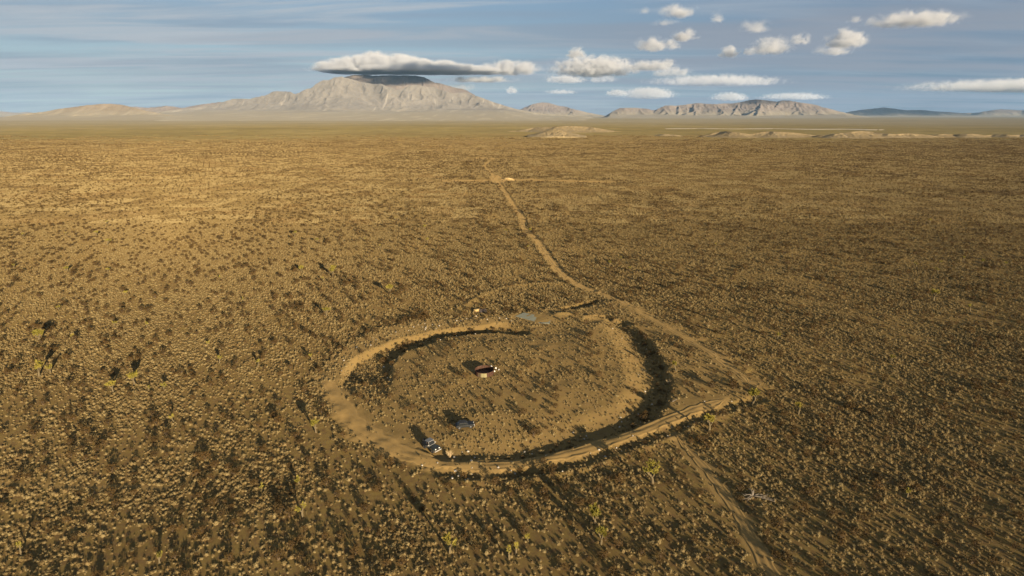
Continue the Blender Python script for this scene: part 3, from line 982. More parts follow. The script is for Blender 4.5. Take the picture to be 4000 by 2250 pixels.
cap_cloud()
CLOUDS = [
    (1985, 258, 230, 44, 2, 'white lens cloud joined to the right end of the cap cloud', .7),
    (1870, 306, 270, 20, 1, 'thin white streak cloud below the right end of the cap cloud', .5),
    (1800, 334, 130, 26, 0, 'small soft cloud touching the right shoulder of the big mountain', .6),
    (1998, 348, 48, 22, 1, 'tiny white cloud alone right of the big mountain', .8),
    (2250, 200, 74, 38, 2, 'compact bright puff above the left end of the long middle cloud bank', .8),
    (2320, 250, 300, 60, 2, 'largest white heap cloud in the middle of the sky with a pointed top', .7),
    (2540, 250, 190, 32, 1, 'low right arm of the white heap cloud in the middle of the sky', .6),
    (2610, 238, 60, 26, 1, 'small tufted puff at the right tip of the middle cloud bank', .7),
    (2207, 303, 150, 28, 1, 'flat white cloud below the left of the middle cloud bank', .6),
    (2350, 300, 110, 28, 0, 'faint grey cloud below the middle cloud bank', .6),
    (2545, 165, 130, 44, 1, 'ragged double puff cloud left of the bright lone puff', .8),
    (2625, 168, 66, 34, 1, 'small drooping puff right of the ragged double puff', .7),
    (2675, 130, 92, 38, 2, 'bright lone puff with square right end, upper middle of sky', .8),
    (2650, 36, 140, 40, 1, 'flat white puff cloud nearest the top edge of the sky', .8),
    (2518, 36, 40, 24, 0, 'faint small puff left of the topmost puff', .7),
    (2600, 82, 110, 24, 0, 'thin wispy cloud below the topmost puff', .7),
    (2803, 60, 58, 38, 1, 'small round puff right of the topmost puff', .8),
    (2945, 95, 130, 40, 0, 'faint broken cloud right of the small round puff', .7),
    (2850, 196, 82, 36, 2, 'small oval bright puff, lowest left of the right cluster', .8),
    (2930, 195, 52, 30, 1, 'small dim round puff beside the oval bright puff', .7),
    (3010, 170, 150, 54, 1, 'ragged sloping cloud in the middle of the right cluster', .8),
    (3122, 145, 80, 40, 1, 'puff cloud with bright upper end in the right cluster', .8),
    (3300, 143, 140, 56, 2, 'bright domed puff cloud at the right end of the cluster', .8),
    (3255, 188, 140, 36, 0, 'faint flat cloud below the bright domed puff', .6),
    (3570, 66, 320, 46, 1, 'long two humped cloud high at the right', .7),
    (3335, 74, 46, 20, 0, 'tiny wisp left of the long two humped cloud', .7),
    (2530, 358, 190, 34, 1, 'white cloud low over the gap between the two mountain ranges', .6),
    (2410, 358, 84, 22, 1, 'small flat cloud left of the one over the gap between ranges', .6),
    (2190, 356, 120, 14, 0, 'faint streak low over the blue grey hill', .5),
    (2850, 373, 130, 26, 1, 'small white cloud just above the right range crest', .6),
    (3100, 372, 240, 22, 0, 'long thin cloud lying along the top of the right range', .5),
    (2800, 308, 460, 34, 0, 'long grey layered cloud below the middle of the sky', .5),
    (4080, 326, 900, 40, 1, 'long low grey layered cloud over the far right range', .45),
    (2620, 276, 170, 30, 0, 'soft grey cloud under the right arm of the middle bank', .6),
]
for i, (px, py, w, h, k, lab, dep) in enumerate(CLOUDS):
    tag(lens('cloud', px, py, w * 1.45, h * 1.35, M_CL[k], 15500 if i in (0, 1, 2) else (20500 if px == 4080 else None), dep), lab, 'cloud', 'clouds in the sky')

# unseen clouds added above the frame to shade summit ridge and right range
for (x, y, rx, ry, rz_, k, lab) in ((3729, 4748, 1900, 800, 330, 2, 'unseen flat cloud added high over the plain to shade the mountain summit'),
                                   (14067, 2896, 1500, 700, 260, 1, 'unseen flat cloud added high to the right to shade part of the right range')):
    o = bpy.data.objects.new('cloud', LENS[M_CL[k].name]); COL.objects.link(o)
    o.location = (x, y, 3000); o.scale = (rx, ry, rz_); o.rotation_euler = (0, 0, math.atan2(.515, .857))
    tag(o, lab, 'cloud', 'clouds in the sky')

# ------------------------------------------------------------------ haze
hz = MB()
hz.box((0, 12500, (1075 - 12) / 2), (64000, 39000, 1075 + 12))
m_h = bpy.data.materials.new('haze_air')
m_h.use_nodes = True
T = m_h.node_tree
T.nodes.clear()
o_ = nd(T, 'ShaderNodeOutputMaterial')
v_ = nd(T, 'ShaderNodeVolumePrincipled')
sock(v_, 'Color', (0.34, 0.62, 1.0, 1)); sock(v_, 'Density', 8.5e-6); sock(v_, 'Anisotropy', 0.0)
T.links.new(v_.outputs[0], o_.inputs['Volume'])
tag(hz.obj('haze', m_h), 'thin desert haze over the plain', kind='stuff')

# ------------------------------------------------------------------ the steel tank
def rust_material(name, paint=None):
    m, T, b, out = material(name)
    tc = nd(T, 'ShaderNodeTexCoord')
    f = noise_fac(T, 2.2, 7, 0.65, tc.outputs['Object'], 0.5)
    f2 = noise_fac(T, 9, 5, 0.7, tc.outputs['Object'])
    c = ramp(T, f, [(0.3, (0.028, 0.014, 0.010)), (0.5, (0.055, 0.027, 0.017)), (0.7, (0.088, 0.047, 0.029))])
    if paint:
        c = mixc(T, maprange(T, f, 0.56, 0.64), paint, c)
        c = mixc(T, maprange(T, f2, 0.62, 0.68, 0, 0.8), c, (0.07, 0.09, 0.05))
    T.links.new(c, b.inputs['Base Color'])
    sock(b, 'Roughness', 0.8)
    return m


M_RUST = rust_material('rusty_steel')
M_PALE = rust_material('painted_steel', (0.20, 0.175, 0.09))
M_GREY = rust_material('faded_paint', (0.13, 0.10, 0.055))
tp = at(1892, 1457, 0.15)
TANK_R, TANK_H = 2.25, 1.15
tk = empty('water_tank', tp + Vector((0, 0, -0.05)))
tag(tk, 'round open rusty steel tank with pale painted panels on the sandy mound', 'tank')
NP = 20
for i in range(NP):
    a0, a1 = 2 * math.pi * i / NP + 0.006, 2 * math.pi * (i + 1) / NP - 0.006
    v, f = [], []
    for k in range(5):
        a = a0 + (a1 - a0) * k / 4
        for r_, z in ((TANK_R, 0), (TANK_R, TANK_H), (TANK_R - 0.03, TANK_H), (TANK_R - 0.03, 0)):
            v.append((r_ * math.cos(a), r_ * math.sin(a), z))
    for k in range(4):
        b = k * 4
        for j in range(4):
            f.append((b + j, b + 4 + j, b + 4 + (j + 1) % 4, b + (j + 1) % 4))
    f.append((0, 1, 2, 3)); f.append((19, 18, 17, 16))
    am = math.degrees((a0 + a1) / 2)
    mat = M_PALE if 256 < am < 294 else (M_GREY if 232 < am <= 256 else M_RUST)
    o = link('wall_panel', mesh('wall_panel', v, f), tk, mat)
    if mat is M_PALE: o['label'] = 'pale painted wall panel with dark scribbles'
for z, rr, nm in ((TANK_H, 0.05, 'rim'), (0.04, 0.05, 'base_ring')):
    b = MB()
    b.tube([((TANK_R + .03) * math.cos(t), (TANK_R + .03) * math.sin(t), z) for t in np.linspace(0, 2 * math.pi, 41)], rr, 6, False)
    b.obj(nm, M_RUST, tk, True)
b = MB()
b.add([(0, 0, 0.12)] + [((TANK_R - .04) * math.cos(t), (TANK_R - .04) * math.sin(t), 0.12) for t in np.linspace(0, 2 * math.pi, 40, endpoint=False)], [(0, i, i % 40 + 1) for i in range(1, 41)])
b.obj('floor', M_RUST, tk)
for k, t in enumerate((0.3, 1.2, 3.9, 4.3, 5.3)):
    b = MB(); b.box((TANK_R + 0.05, 0, TANK_H * .5), (0.07, 0.06, TANK_H), Matrix.Rotation(t, 4, 'Z')); b.obj('stiffener', M_RUST, tk)

# ------------------------------------------------------------------ vehicles
M_BLACK = plain('black_paint', (0.014, 0.015, 0.015), 0.5, 0.1, 2, 0, 0.25)
M_DKGREEN = plain('dark_green_paint', (0.026, 0.031, 0.029), 0.5, 0.15, 2, 0, 0.3)
M_TYRE = plain('tyre_rubber', (0.020, 0.019, 0.018), 0.85, 0.2, 4)
M_RIM = plain('rim_metal', (0.30, 0.30, 0.30), 0.4, 0.1, 4, 0.6)
M_SOFT = plain('soft_top_cloth', (0.13, 0.135, 0.14), 0.8, 0.08, 6)
M_DULL = plain('dull_grey_roof', (0.028, 0.028, 0.028), 0.7, 0.15, 5)
M_LAMP = plain('headlight_glass', (0.70, 0.70, 0.66), 0.2, 0.05, 4)
M_SEAT = plain('seat_cloth', (0.05, 0.04, 0.035), 0.9, 0.2, 4)
M_CHROME = plain('bright_metal', (0.40, 0.38, 0.34), 0.5, 0.05, 4, 0.3)  # pale tone doubles as painted sun glint on the windshield frame and mirrors
mg, T, b, out = material('window_glass'); sock(b, 'Base Color', (0.015, 0.017, 0.018, 1)); sock(b, 'Roughness', 0.25); sock(b, 'Specular IOR Level', 0.3)
M_GLASS = mg


def wheel(parent, x, y, r, w, side):
    b = MB()
    prof = [(r * .62, -w / 2), (r * .92, -w / 2), (r, -w * .32), (r, w * .32), (r * .92, w / 2), (r * .62, w / 2)]
    n = 22
    v, f = [], []
    for k in range(n):
        a = 2 * math.pi * k / n
        for q, t in prof: v.append((x + q * math.cos(a), y + t, r + q * math.sin(a)))
    m = len(prof)
    for k in range(n):
        for j in range(m):
            f.append((k * m + j, ((k + 1) % n) * m + j, ((k + 1) % n) * m + (j + 1) % m, k * m + (j + 1) % m))
    b.add(v, f)
    wo = b.obj('wheel', M_TYRE, parent)
    b = MB()
    pts = [(x + r * .63 * math.cos(2 * math.pi * k / n), y + side * w * .30, r + r * .63 * math.sin(2 * math.pi * k / n)) for k in range(n)]
    b.add([(x, y + side * w * .42, r)] + pts, [(0, i, i % n + 1) for i in range(1, n + 1)] + [(0, i % n + 1, i) for i in range(1, n + 1)])
    b.obj('rim', M_RIM, wo)
    return wo


def jeep():
    p_roof, p_front = at(1687, 1725, 1.75), at(1711, 1763, 0.6)
    d = (p_front - p_roof); d.z = 0
    ang = math.atan2(d.y, d.x)
    base = p_front - Vector((math.cos(ang), math.sin(ang), 0)) * 1.95
    base.z = float(height(np.array([base.x]), np.array([base.y]))[0])
    e = empty('jeep', base, ang)
    tag(e, 'dark open off-road car with grey soft top parked by the sandy road', 'car')
    b = MB()   # body tub, side profile with wheel arches (x forward)
    b.prism([(-1.95, 0.55), (-1.95, 1.05), (0.35, 1.05), (0.35, 0.98), (0.45, 0.50), (-0.55, 0.45), (-0.72, 0.85), (-1.45, 0.85), (-1.62, 0.52)], 0.74)
    b.obj('body', M_BLACK, e, bevel=0.03)
    b = MB(); b.prism([(0.36, 0.62), (0.36, 1.10), (1.70, 1.02), (1.74, 0.62)], 0.58); b.obj('hood', M_DKGREEN, e, bevel=0.05)
    b = MB(); b.box((1.0, 0.05, 1.085), (0.34, 0.42, 0.02), Matrix.Rotation(0.06, 4, 'Y')); b.obj('hood_vent', M_TYRE, e)
    for s in (-1, 1):
        b = MB(); b.prism([(0.42, 0.62), (0.62, 0.92), (1.62, 0.92), (1.90, 0.74), (1.90, 0.68), (1.60, 0.84), (0.70, 0.84), (0.52, 0.60)], 0.13)
        o = b.obj('fender', M_DKGREEN, e, bevel=0.02); o.location = (0, s * 0.71, 0)
        b = MB(); b.prism([(-1.70, 0.60), (-1.50, 0.92), (-0.66, 0.92), (-0.46, 0.60), (-0.56, 0.58), (-0.72, 0.84), (-1.44, 0.84), (-1.60, 0.58)], 0.10)
        o = b.obj('fender', M_BLACK, e); o.location = (0, s * 0.80, 0)
    b = MB(); b.box((1.76, 0, 0.82), (0.06, 1.10, 0.46)); b.obj('grille', M_BLACK, e, bevel=0.02)
    for k in range(7):
        b = MB(); b.box((1.795, -0.27 + 0.09 * k, 0.82), (0.02, 0.035, 0.30)); b.obj('grille_slot', M_TYRE, e)
    for s in (-1, 1):
        b = MB(); b.tube([(1.78, s * 0.43, 0.88), (1.84, s * 0.43, 0.88)], 0.105, 14); b.obj('headlight', M_LAMP, e)
    b = MB(); b.box((1.98, 0, 0.56), (0.14, 1.55, 0.15)); b.obj('front_bumper', M_CHROME, e, bevel=0.02)
    b = MB(); b.box((-2.02, 0, 0.58), (0.12, 1.45, 0.14)); b.obj('rear_bumper', M_BLACK, e, bevel=0.02)
    b = MB()
    P = [(0.30, -0.68, 1.08), (0.02, -0.64, 1.72), (0.02, 0.64, 1.72), (0.30, 0.68, 1.08)]
    b.tube(P + [P[0]], 0.035, 6); wf = b.obj('windshield_frame', M_CHROME, e)
    b = MB(); b.add([(0.28, -0.65, 1.10), (0.03, -0.61, 1.69), (0.03, 0.61, 1.69), (0.28, 0.65, 1.10), (0.26, -0.65, 1.10), (0.01, -0.61, 1.69), (0.01, 0.61, 1.69), (0.26, 0.65, 1.10)],
                    [(0, 1, 2, 3), (7, 6, 5, 4), (0, 4, 5, 1), (1, 5, 6, 2), (2, 6, 7, 3), (3, 7, 4, 0)]); b.obj('windshield', M_GLASS, wf)
    b = MB(); b.box((-0.50, 0, 1.765), (1.12, 1.34, 0.05)); b.obj('roof', M_SOFT, e, bevel=0.02)
    b = MB(); b.tube([(-0.98, -0.66, 1.02), (-0.98, -0.62, 1.73), (-0.98, 0.62, 1.73), (-0.98, 0.66, 1.02)], 0.04, 7)
    for s in (-1, 1): b.tube([(-0.98, s * 0.60, 1.70), (-1.75, s * 0.64, 1.05)], 0.035, 6); b.tube([(-.98, s * .62, 1.71), (.03, s * .62, 1.71)], 0.03, 6)
    b.obj('roll_bar', M_BLACK, e, True)
    for s in (-1, 1):
        b = MB(); b.box((-0.35, s * 0.34, 1.08), (0.48, 0.46, 0.14)); b.box((-0.60, s * 0.34, 1.35), (0.12, 0.44, 0.60)); b.obj('seat', M_SEAT, e, bevel=0.03)
        b = MB(); b.box((0.22, s * 0.86, 1.22), (0.06, 0.22, 0.17)); b.tube([(0.22, s * .70, 1.12), (0.22, s * .80, 1.2)], 0.02, 5); b.obj('mirror', M_CHROME, e)
        b = MB(); b.box((-0.12, s * 0.752, 0.80), (0.86, 0.025, 0.44)); dr = b.obj('door', M_DKGREEN, e, bevel=0.01)
        b = MB(); b.box((-0.42, s * 0.772, 0.93), (0.14, 0.03, 0.03)); b.obj('handle', M_CHROME, dr)
    b = MB(); b.tube([(-0.02, 0.34, 1.20), (0.14, 0.34, 1.10)], 0.02, 5); b.tube([(-0.02 + 0.05 * math.sin(t), 0.34 + 0.18 * math.cos(t), 1.22 + 0.17 * math.sin(t)) for t in np.linspace(0, 2 * math.pi, 17)], 0.016, 5); b.obj('steering_wheel', M_TYRE, e)
    for x in (1.20, -1.08):
        for s in (-1, 1): wheel(e, x, s * 0.72, 0.39, 0.26, s)
    b = MB(); b.tube([(-2.02, 0, 1.02), (-2.20, 0, 1.02)], 0.37, 20); b.obj('spare_wheel', M_TYRE, e)
    return e


def dark_car():
    c = at(1815, 1668, 0.0)
    e = empty('parked_car', c, R(12))
    tag(e, 'small low dark car with grey roof half hidden in shrubs on the mound', 'car')
    b = MB(); b.prism([(-1.75, 0.30), (-1.80, 0.62), (-1.55, 0.80), (1.75, 0.78), (1.85, 0.55), (1.80, 0.30)], 0.76); b.obj('body', M_BLACK, e, bevel=0.06)
    b = MB(); b.prism([(-1.45, 0.80), (-1.05, 1.20), (0.15, 1.22), (0.70, 0.79)], 0.64); cab = b.obj('cabin', M_GLASS, e, bevel=0.04)
    b = MB(); b.box((-0.45, 0, 1.24), (1.30, 1.26, 0.05)); b.obj('roof', M_DULL, e, bevel=0.02)
    for s in (-1, 1):
        for x in (-1.02, -0.30, 0.35):
            b = MB(); b.tube([(x - .12 if x < -.9 else x + (.12 if x > 0 else 0), s * .65, .80), (x, s * .63, 1.21)], 0.03, 5); b.obj('pillar', M_BLACK, cab)
        b = MB(); b.tube([(1.80, s * 0.52, 0.60), (1.86, s * 0.52, 0.60)], 0.09, 12); b.obj('headlight', M_LAMP, e)
        b = MB(); b.box((-1.80, s * 0.55, 0.62), (0.04, 0.22, 0.12)); b.obj('taillight', M_RUST, e)
        for x in (-1.12, 1.12): wheel(e, x, s * 0.70, 0.31, 0.20, s)
    b = MB(); b.box((1.86, 0, 0.42), (0.10, 1.45, 0.12)); b.obj('bumper', M_CHROME, e, bevel=0.02)
    return e


jeep()
dark_car()

# ------------------------------------------------------------------ slab, debris
m_s, T, b_, o_ = material('weathered_concrete')
tc = nd(T, 'ShaderNodeTexCoord')
c = ramp(T, noise_fac(T, 0.7, 7, 0.6, tc.outputs['Object']), [(0.3, (0.205, 0.205, 0.145)), (0.7, (0.265, 0.262, 0.185))])
c = mixc(T, maprange(T, noise_fac(T, 14, 4, .6, tc.outputs['Object']), .6, .7, 0, .35), c, (0.18, 0.18, 0.14))
T.links.new(c, b_.inputs['Base Color'])
SLAB = [(2013, 1236), (2046, 1222), (2085, 1229), (2150, 1253), (2147, 1266), (2108, 1263), (2066, 1250)]
ctr = at(2080, 1243)
pts = [at(px, py) for px, py in SLAB]
zt = max(p.z for p in pts) + 0.07
pts_slab = list(pts)
n = len(pts)
v = [(p.x - ctr.x, p.y - ctr.y, .5 * (p.z + zt) - .02 - ctr.z) for p in pts] + [(p.x - ctr.x, p.y - ctr.y, zt - ctr.z - 0.9) for p in pts]
f = [tuple(range(n)), tuple(range(n, 2 * n))[::-1]] + [(i, n + i, n + (i + 1) % n, (i + 1) % n) for i in range(n)]
slab = link('concrete_slab', mesh('concrete_slab', v, f), None, m_s)
slab.location = ctr
import bmesh
bm = bmesh.new(); bm.from_mesh(slab.data); bmesh.ops.recalc_face_normals(bm, faces=bm.faces); bm.to_mesh(slab.data); bm.free()
tag(slab, 'flat pale grey green concrete slab at the far side of the ring', 'slab')


def lump(name, loc, size, mat, seed, sub=3, rough=0.35):
    v, f = ico(sub)
    d = 1 + rough * (n3(v, 1.3, seed) - .5) * 2 + rough * .5 * (n3(v, 3.1, seed + 4) - .5) * 2
    p = v * d[:, None] * np.array(size)
    o = link(name, mesh(name, p, f, False), None, mat)
    o.location = loc
    return o


M_SANDHEAP = plain('heap_sand', (0.36, 0.25, 0.105), 0.95, 0.15, 1.2)
p = at(1864, 1215)
tag(lump('sand_heap', p + Vector((0, 0, .1)), (1.25, 0.8, 0.62), M_SANDHEAP, 5), 'bright tan sand heap beside a dark pile of boards', 'sand heap')
p = at(1986, 700)
tag(lump('sand_heap', p, (5.5, 3.0, 1.5), M_SANDHEAP, 15), 'larger yellow sand heap right of the far track crossing', 'sand heap', 'sand heaps by the far crossing')
p = at(1998, 704)
tag(lump('sand_heap', p, (3.6, 2.2, 1.0), M_SANDHEAP, 25), 'smaller yellow sand heap at the right end by the far track crossing', 'sand heap', 'sand heaps by the far crossing')
p = at(1886, 1218)
e = empty('board_pile', p, R(20))
tag(e, 'dark leaning pile of weathered boards beside the bright sand heap', 'boards')
M_BOARD = plain('weathered_board', (0.055, 0.042, 0.036), 0.9, 0.3, 3)
for k in range(6):
    b = MB(); b.box((0, 0, 0), (2.3 + 0.3 * math.sin(k * 2.3), 0.20, 0.035), Matrix.Rotation(R(-6 + 5 * math.sin(k)), 4, 'Z'))
    o = b.obj('plank', M_BOARD, e)
    o.location = (0.02 * k, -0.55 + 0.22 * k, 0.12 + 0.11 * k); o.rotation_euler = (R(26), R(-6), R(3 * math.sin(k * 5)))
b = MB(); b.box((0.6, 0.3, 0.25), (0.14, 0.14, 0.9)); b.obj('prop_post', M_BOARD, e)
b = MB(); b.box((-0.6, 0.35, 0.25), (0.14, 0.14, 0.9)); b.obj('prop_post', M_BOARD, e)

# ------------------------------------------------------------------ Joshua trees
def joshua(seed, h, wide, lean=0.0, dense=1.0):
    """trunk mesh and crown mesh of one tree, h metres tall"""
    rr = random.Random(seed)
    tr, cr = MB(), MB()
    tips = []

    def grow(p, d, L, r, lev):
        pts, rad = [p], [r]
        q = Vector(p); dd = Vector(d)
        for k in range(3):
            dd = (dd + Vector((rr.uniform(-.22, .22), rr.uniform(-.22, .22), rr.uniform(-.02, .20)))).normalized()
            q = q + dd * L / 3
            pts.append(q.copy()); rad.append(r * (1 - 0.11 * (k + 1)))
        tr.tube(pts, rad, 6)
        if lev == 0 or L < 0.35:
            tips.append((q, dd, max(0.32, 0.155 * h)))
            return
        n = rr.choice((2, 2, 3)) if lev < 3 else rr.choice((2, 3, 4))
        a0 = rr.uniform(0, 6.28)
        for k in range(n):
            a = a0 + 6.283 * k / n + rr.uniform(-.5, .5)
            s = rr.uniform(.55, 1.0) * wide
            nd_ = (dd * 0.6 + Vector((math.cos(a) * s, math.sin(a) * s, rr.uniform(.15, .55)))).normalized()
            grow(q, nd_, L * rr.uniform(.55, .85), r * .68, lev - 1)

    lev = 3 if h > 2.4 else (2 if h > 1.5 else 1)
    if h < 1.1: lev = 0
    grow(Vector((0, 0, -0.1)), Vector((lean, 0, 1)).normalized(), h * (0.42 if lev else 0.75), 0.07 * h + 0.03, lev)
    zmax = max(t[0].z for t in tips) + 0.2
    k = h / zmax
    for p, d, s in tips:
        n = int(46 * dense)
        for i in range(n):
            # dagger leaves all round the branch end
            t = rr.uniform(-0.9, 0.35)
            base = p + d * t * s * 1.3
            u = Vector((rr.gauss(0, 1), rr.gauss(0, 1), rr.gauss(0, 1))).normalized()
            dr = (u + d * (0.75 + 0.8 * (t > 0))).normalized()
            L = s * rr.uniform(.75, 1.15)
            side = dr.cross(Vector((rr.uniform(-1, 1), rr.uniform(-1, 1), rr.uniform(-1, 1)))).normalized() * s * 0.15
            cr.add([base - side, base + side, base + dr * L], [(0, 1, 2)])
    tr.v = [(x * k, y * k, z * k) for x, y, z in tr.v]
    cr.v = [(x * k, y * k, z * k) for x, y, z in cr.v]
    return tr, cr


J = [  # px, py of the foot, height in px, width factor, label
    (85, 2165, 36, .5, 'bright yellow Joshua tree with a long thin shadow near the bottom left corner'),
    (623, 2203, 30, .7, 'small yellow green Joshua tree with dark forked shadow at the bottom left'),
    (1021, 1913, 19, .8, 'tiny pale Joshua tree left of the taller flared one below the ring'),
    (1168, 1892, 28, .8, 'flared pale yellow Joshua tree in the shrubs below the left of the ring'),
    (1182, 2018, 34, 1.0, 'leaning sprawling Joshua tree with pale limbs below the ring'),
    (1234, 1690, 42, .7, 'tall yellow Joshua tree with long dark shadow left of the sandy ring road'),
    (1757, 2161, 52, .9, 'bushy yellow green Joshua tree near the bottom centre'),
    (1990, 2184, 36, .5, 'slim Joshua tree at the bottom, just right of the bushy one'),
    (2550, 1887, 60, 1.15, 'widest round crowned Joshua tree, below the outer bank of the ring'),
    (2327, 2045, 60, .6, 'tall two clumped Joshua tree at lower right of centre'),
    (2347, 2126, 48, .6, 'thin stemmed Joshua tree with tufted top below the two clumped one'),
    (2014, 2163, 26, .7, 'small dark Joshua tree close right of the slim one at the bottom'),
    (2062, 2114, 20, .6, 'tiny Joshua tree above the small dark one at the bottom centre'),
    (2770, 1686, 54, .9, 'spreading Joshua tree with bare lower trunk below the right corner of the ring'),
    (2935, 1585, 56, 1.0, 'dense dark green Joshua tree at the pointed right corner of the ring'),
    (3118, 1618, 40, .6, 'narrow deep green Joshua tree right of the ring corner'),
    (2641, 1451, 34, .5, 'narrow Joshua tree on the bank of the right ditch'),
    (3542, 1946, 32, 1.0, 'ragged pale Joshua tree in the open at the lower right'),
    (159, 1336, 42, .9, 'tall yellow Joshua tree near the left edge, upper of the left pair'),
    (153, 1470, 46, 1.0, 'broad bright yellow Joshua tree near the left edge, level with the ring'),
    (199, 1460, 28, .9, 'smaller Joshua tree touching the broad bright one near the left edge'),
    (443, 1531, 36, 1.2, 'low wide yellow Joshua tree, left of three in the left middle'),
    (526, 1502, 38, .9, 'rounded yellow Joshua tree, middle of three in the left middle'),
    (642, 1527, 26, 1.1, 'flat topped yellow Joshua tree, right of three in the left middle'),
    (580, 1525, 14, .6, 'tiny Joshua tree between the rounded and the flat topped yellow ones'),
    (857, 1419, 24, .6, 'narrow bright Joshua tree with a blob shadow in the middle left plain'),
    (812, 1351, 16, 1.0, 'squat Joshua tree above the narrow bright one in the left plain'),
    (679, 1647, 24, .6, 'small yellow Joshua tree standing alone left of the ring road'),
    (571, 1279, 18, .8, 'small Joshua tree right of the pair high in the left plain'),
    (447, 1277, 20, .7, 'small slim Joshua tree left of the pair high in the left plain'),
    (286, 1328, 22, .7, 'pale slim Joshua tree right of the tall one near the left edge'),
    (491, 1154, 16, .8, 'small Joshua tree with round shadow in the upper left plain'),
    (230, 1212, 16, .9, 'faint Joshua tree in the upper left plain, nearer the edge'),
    (952, 1177, 14, .9, 'small yellow Joshua tree midway between the left edge and the ring top'),
    (860, 1092, 14, .8, 'tiny Joshua tree far left of the ring top'),
    (1299, 1082, 36, .9, 'tall fan shaped Joshua tree up the slope left of the ring top'),
    (1262, 1099, 15, .8, 'small Joshua tree at the foot of the tall fan shaped one'),
    (1178, 1062, 22, 1.1, 'broad low Joshua tree left of the tall fan shaped one'),
    (1275, 1236, 30, .9, 'bushy yellow Joshua tree above the left bank of the ring'),
    (1150, 924, 18, .9, 'small yellow Joshua tree in the far left middle plain'),
    (1243, 950, 18, .9, 'small Joshua tree right below the one in the far left middle plain'),
    (1295, 866, 12, .9, 'very small far Joshua tree above the pair in the left middle plain'),
    (1427, 942, 13, .9, 'very small Joshua tree, upper of a far pair left of the track'),
    (1487, 972, 16, .9, 'small Joshua tree, lower of a far pair left of the track'),
    (1524, 1148, 30, .9, 'yellow Joshua tree with a large dark shadow left of the ring top'),
    (1007, 1433, 26, .8, 'leaning yellow Joshua tree left of the ring bank'),
    (1219, 1408, 24, .7, 'Joshua tree close to the outer left bank of the ring'),
    (379, 922, 18, .9, 'far Joshua tree with dark shadow in the upper left, upper of two'),
    (419, 959, 22, .9, 'far Joshua tree with forked shadow in the upper left, lower of two'),
    (258, 921, 14, .9, 'far small Joshua tree left of the pair in the upper left'),
    (422, 876, 12, .9, 'far tiny Joshua tree above the pair in the upper left'),
    (93, 927, 16, .9, 'far Joshua tree near the left edge with a streak shadow'),
    (267, 1062, 20, .8, 'yellow Joshua tree with big dark shadow in the upper left plain'),
    (421, 1065, 16, .8, 'pale Joshua tree right of the big shadow one in the upper left plain'),
    (57, 1046, 13, .9, 'small Joshua tree against the left edge in the upper plain'),
    (1544, 860, 12, 1.0, 'far small Joshua tree left of the bend of the track, highest of four'),
    (1658, 897, 16, .7, 'far Joshua tree left of the bend of the track, nearest the bend'),
    (1669, 950, 18, .6, 'slim bright Joshua tree with streak shadow left of the track'),
    (2072, 912, 18, .8, 'Joshua tree right beside the bend of the track'),
    (1976, 912, 14, .9, 'Joshua tree a short way left of the bend of the track'),
    (2065, 972, 13, .9, 'small Joshua tree left of the straight part of the track'),
    (2382, 1040, 18, .8, 'small Joshua tree right of the track, left of a near pair'),
    (2458, 1058, 15, .9, 'small Joshua tree right of the track, right of a near pair'),
    (2795, 965, 14, .9, 'small lone Joshua tree far right of the track'),
    (2427, 1015, 12, .9, 'tiny Joshua tree above the pair right of the track'),
    (3647, 1174, 36, 1.1, 'biggest Joshua tree on the right plain, near two pale ruts'),
    (3663, 1065, 18, .8, 'Joshua tree above the biggest one on the right plain'),
    (3580, 1043, 16, .8, 'Joshua tree at the left end of the far right row'),
    (3675, 1034, 14, .9, 'Joshua tree second from left in the far right row'),
    (3765, 1022, 18, 1.0, 'dark wide Joshua tree in the middle of the far right row'),
    (3833, 1038, 22, .9, 'tallest Joshua tree of the far right row'),
    (3920, 1042, 18, .9, 'Joshua tree at the right end of the far right row'),
    (3630, 872, 15, 1.0, 'far Joshua tree highest up on the right plain'),
    (3483, 1411, 20, .7, 'small green Joshua tree alone in the middle right plain'),
    (3036, 1326, 22, .6, 'thin leaning Joshua tree right of the far ring edge'),
    (3790, 1216, 24, .8, 'pale Joshua tree right below the biggest one on the right plain'),
]
variants = {}
tree_xy = []
for i, (px, py, hp, wf, lab) in enumerate(J):
    p = at(px, py)
    dep = project(p.x, p.y, p.z)[2]
    ca = math.cos(math.atan2(CAM_H, p.y))
    h = hp * float(dep) / F_PX / max(.55, ca) * 1.14
    h = min(max(h, 0.9), 6.5)
    t, c = joshua(300 + i, h, wf * 0.95, random.uniform(-.15, .15), 1.0 if dep < 260 else 0.6)
    e = empty('joshua_tree', p, random.uniform(0, 6.28))
    tag(e, lab, 'Joshua tree', 'Joshua trees on the desert plain')
    t.obj('trunk', M_TRUNK, e)
    c.obj('crown', M_YUCCA, e)
    tree_xy.append((p.x, p.y))

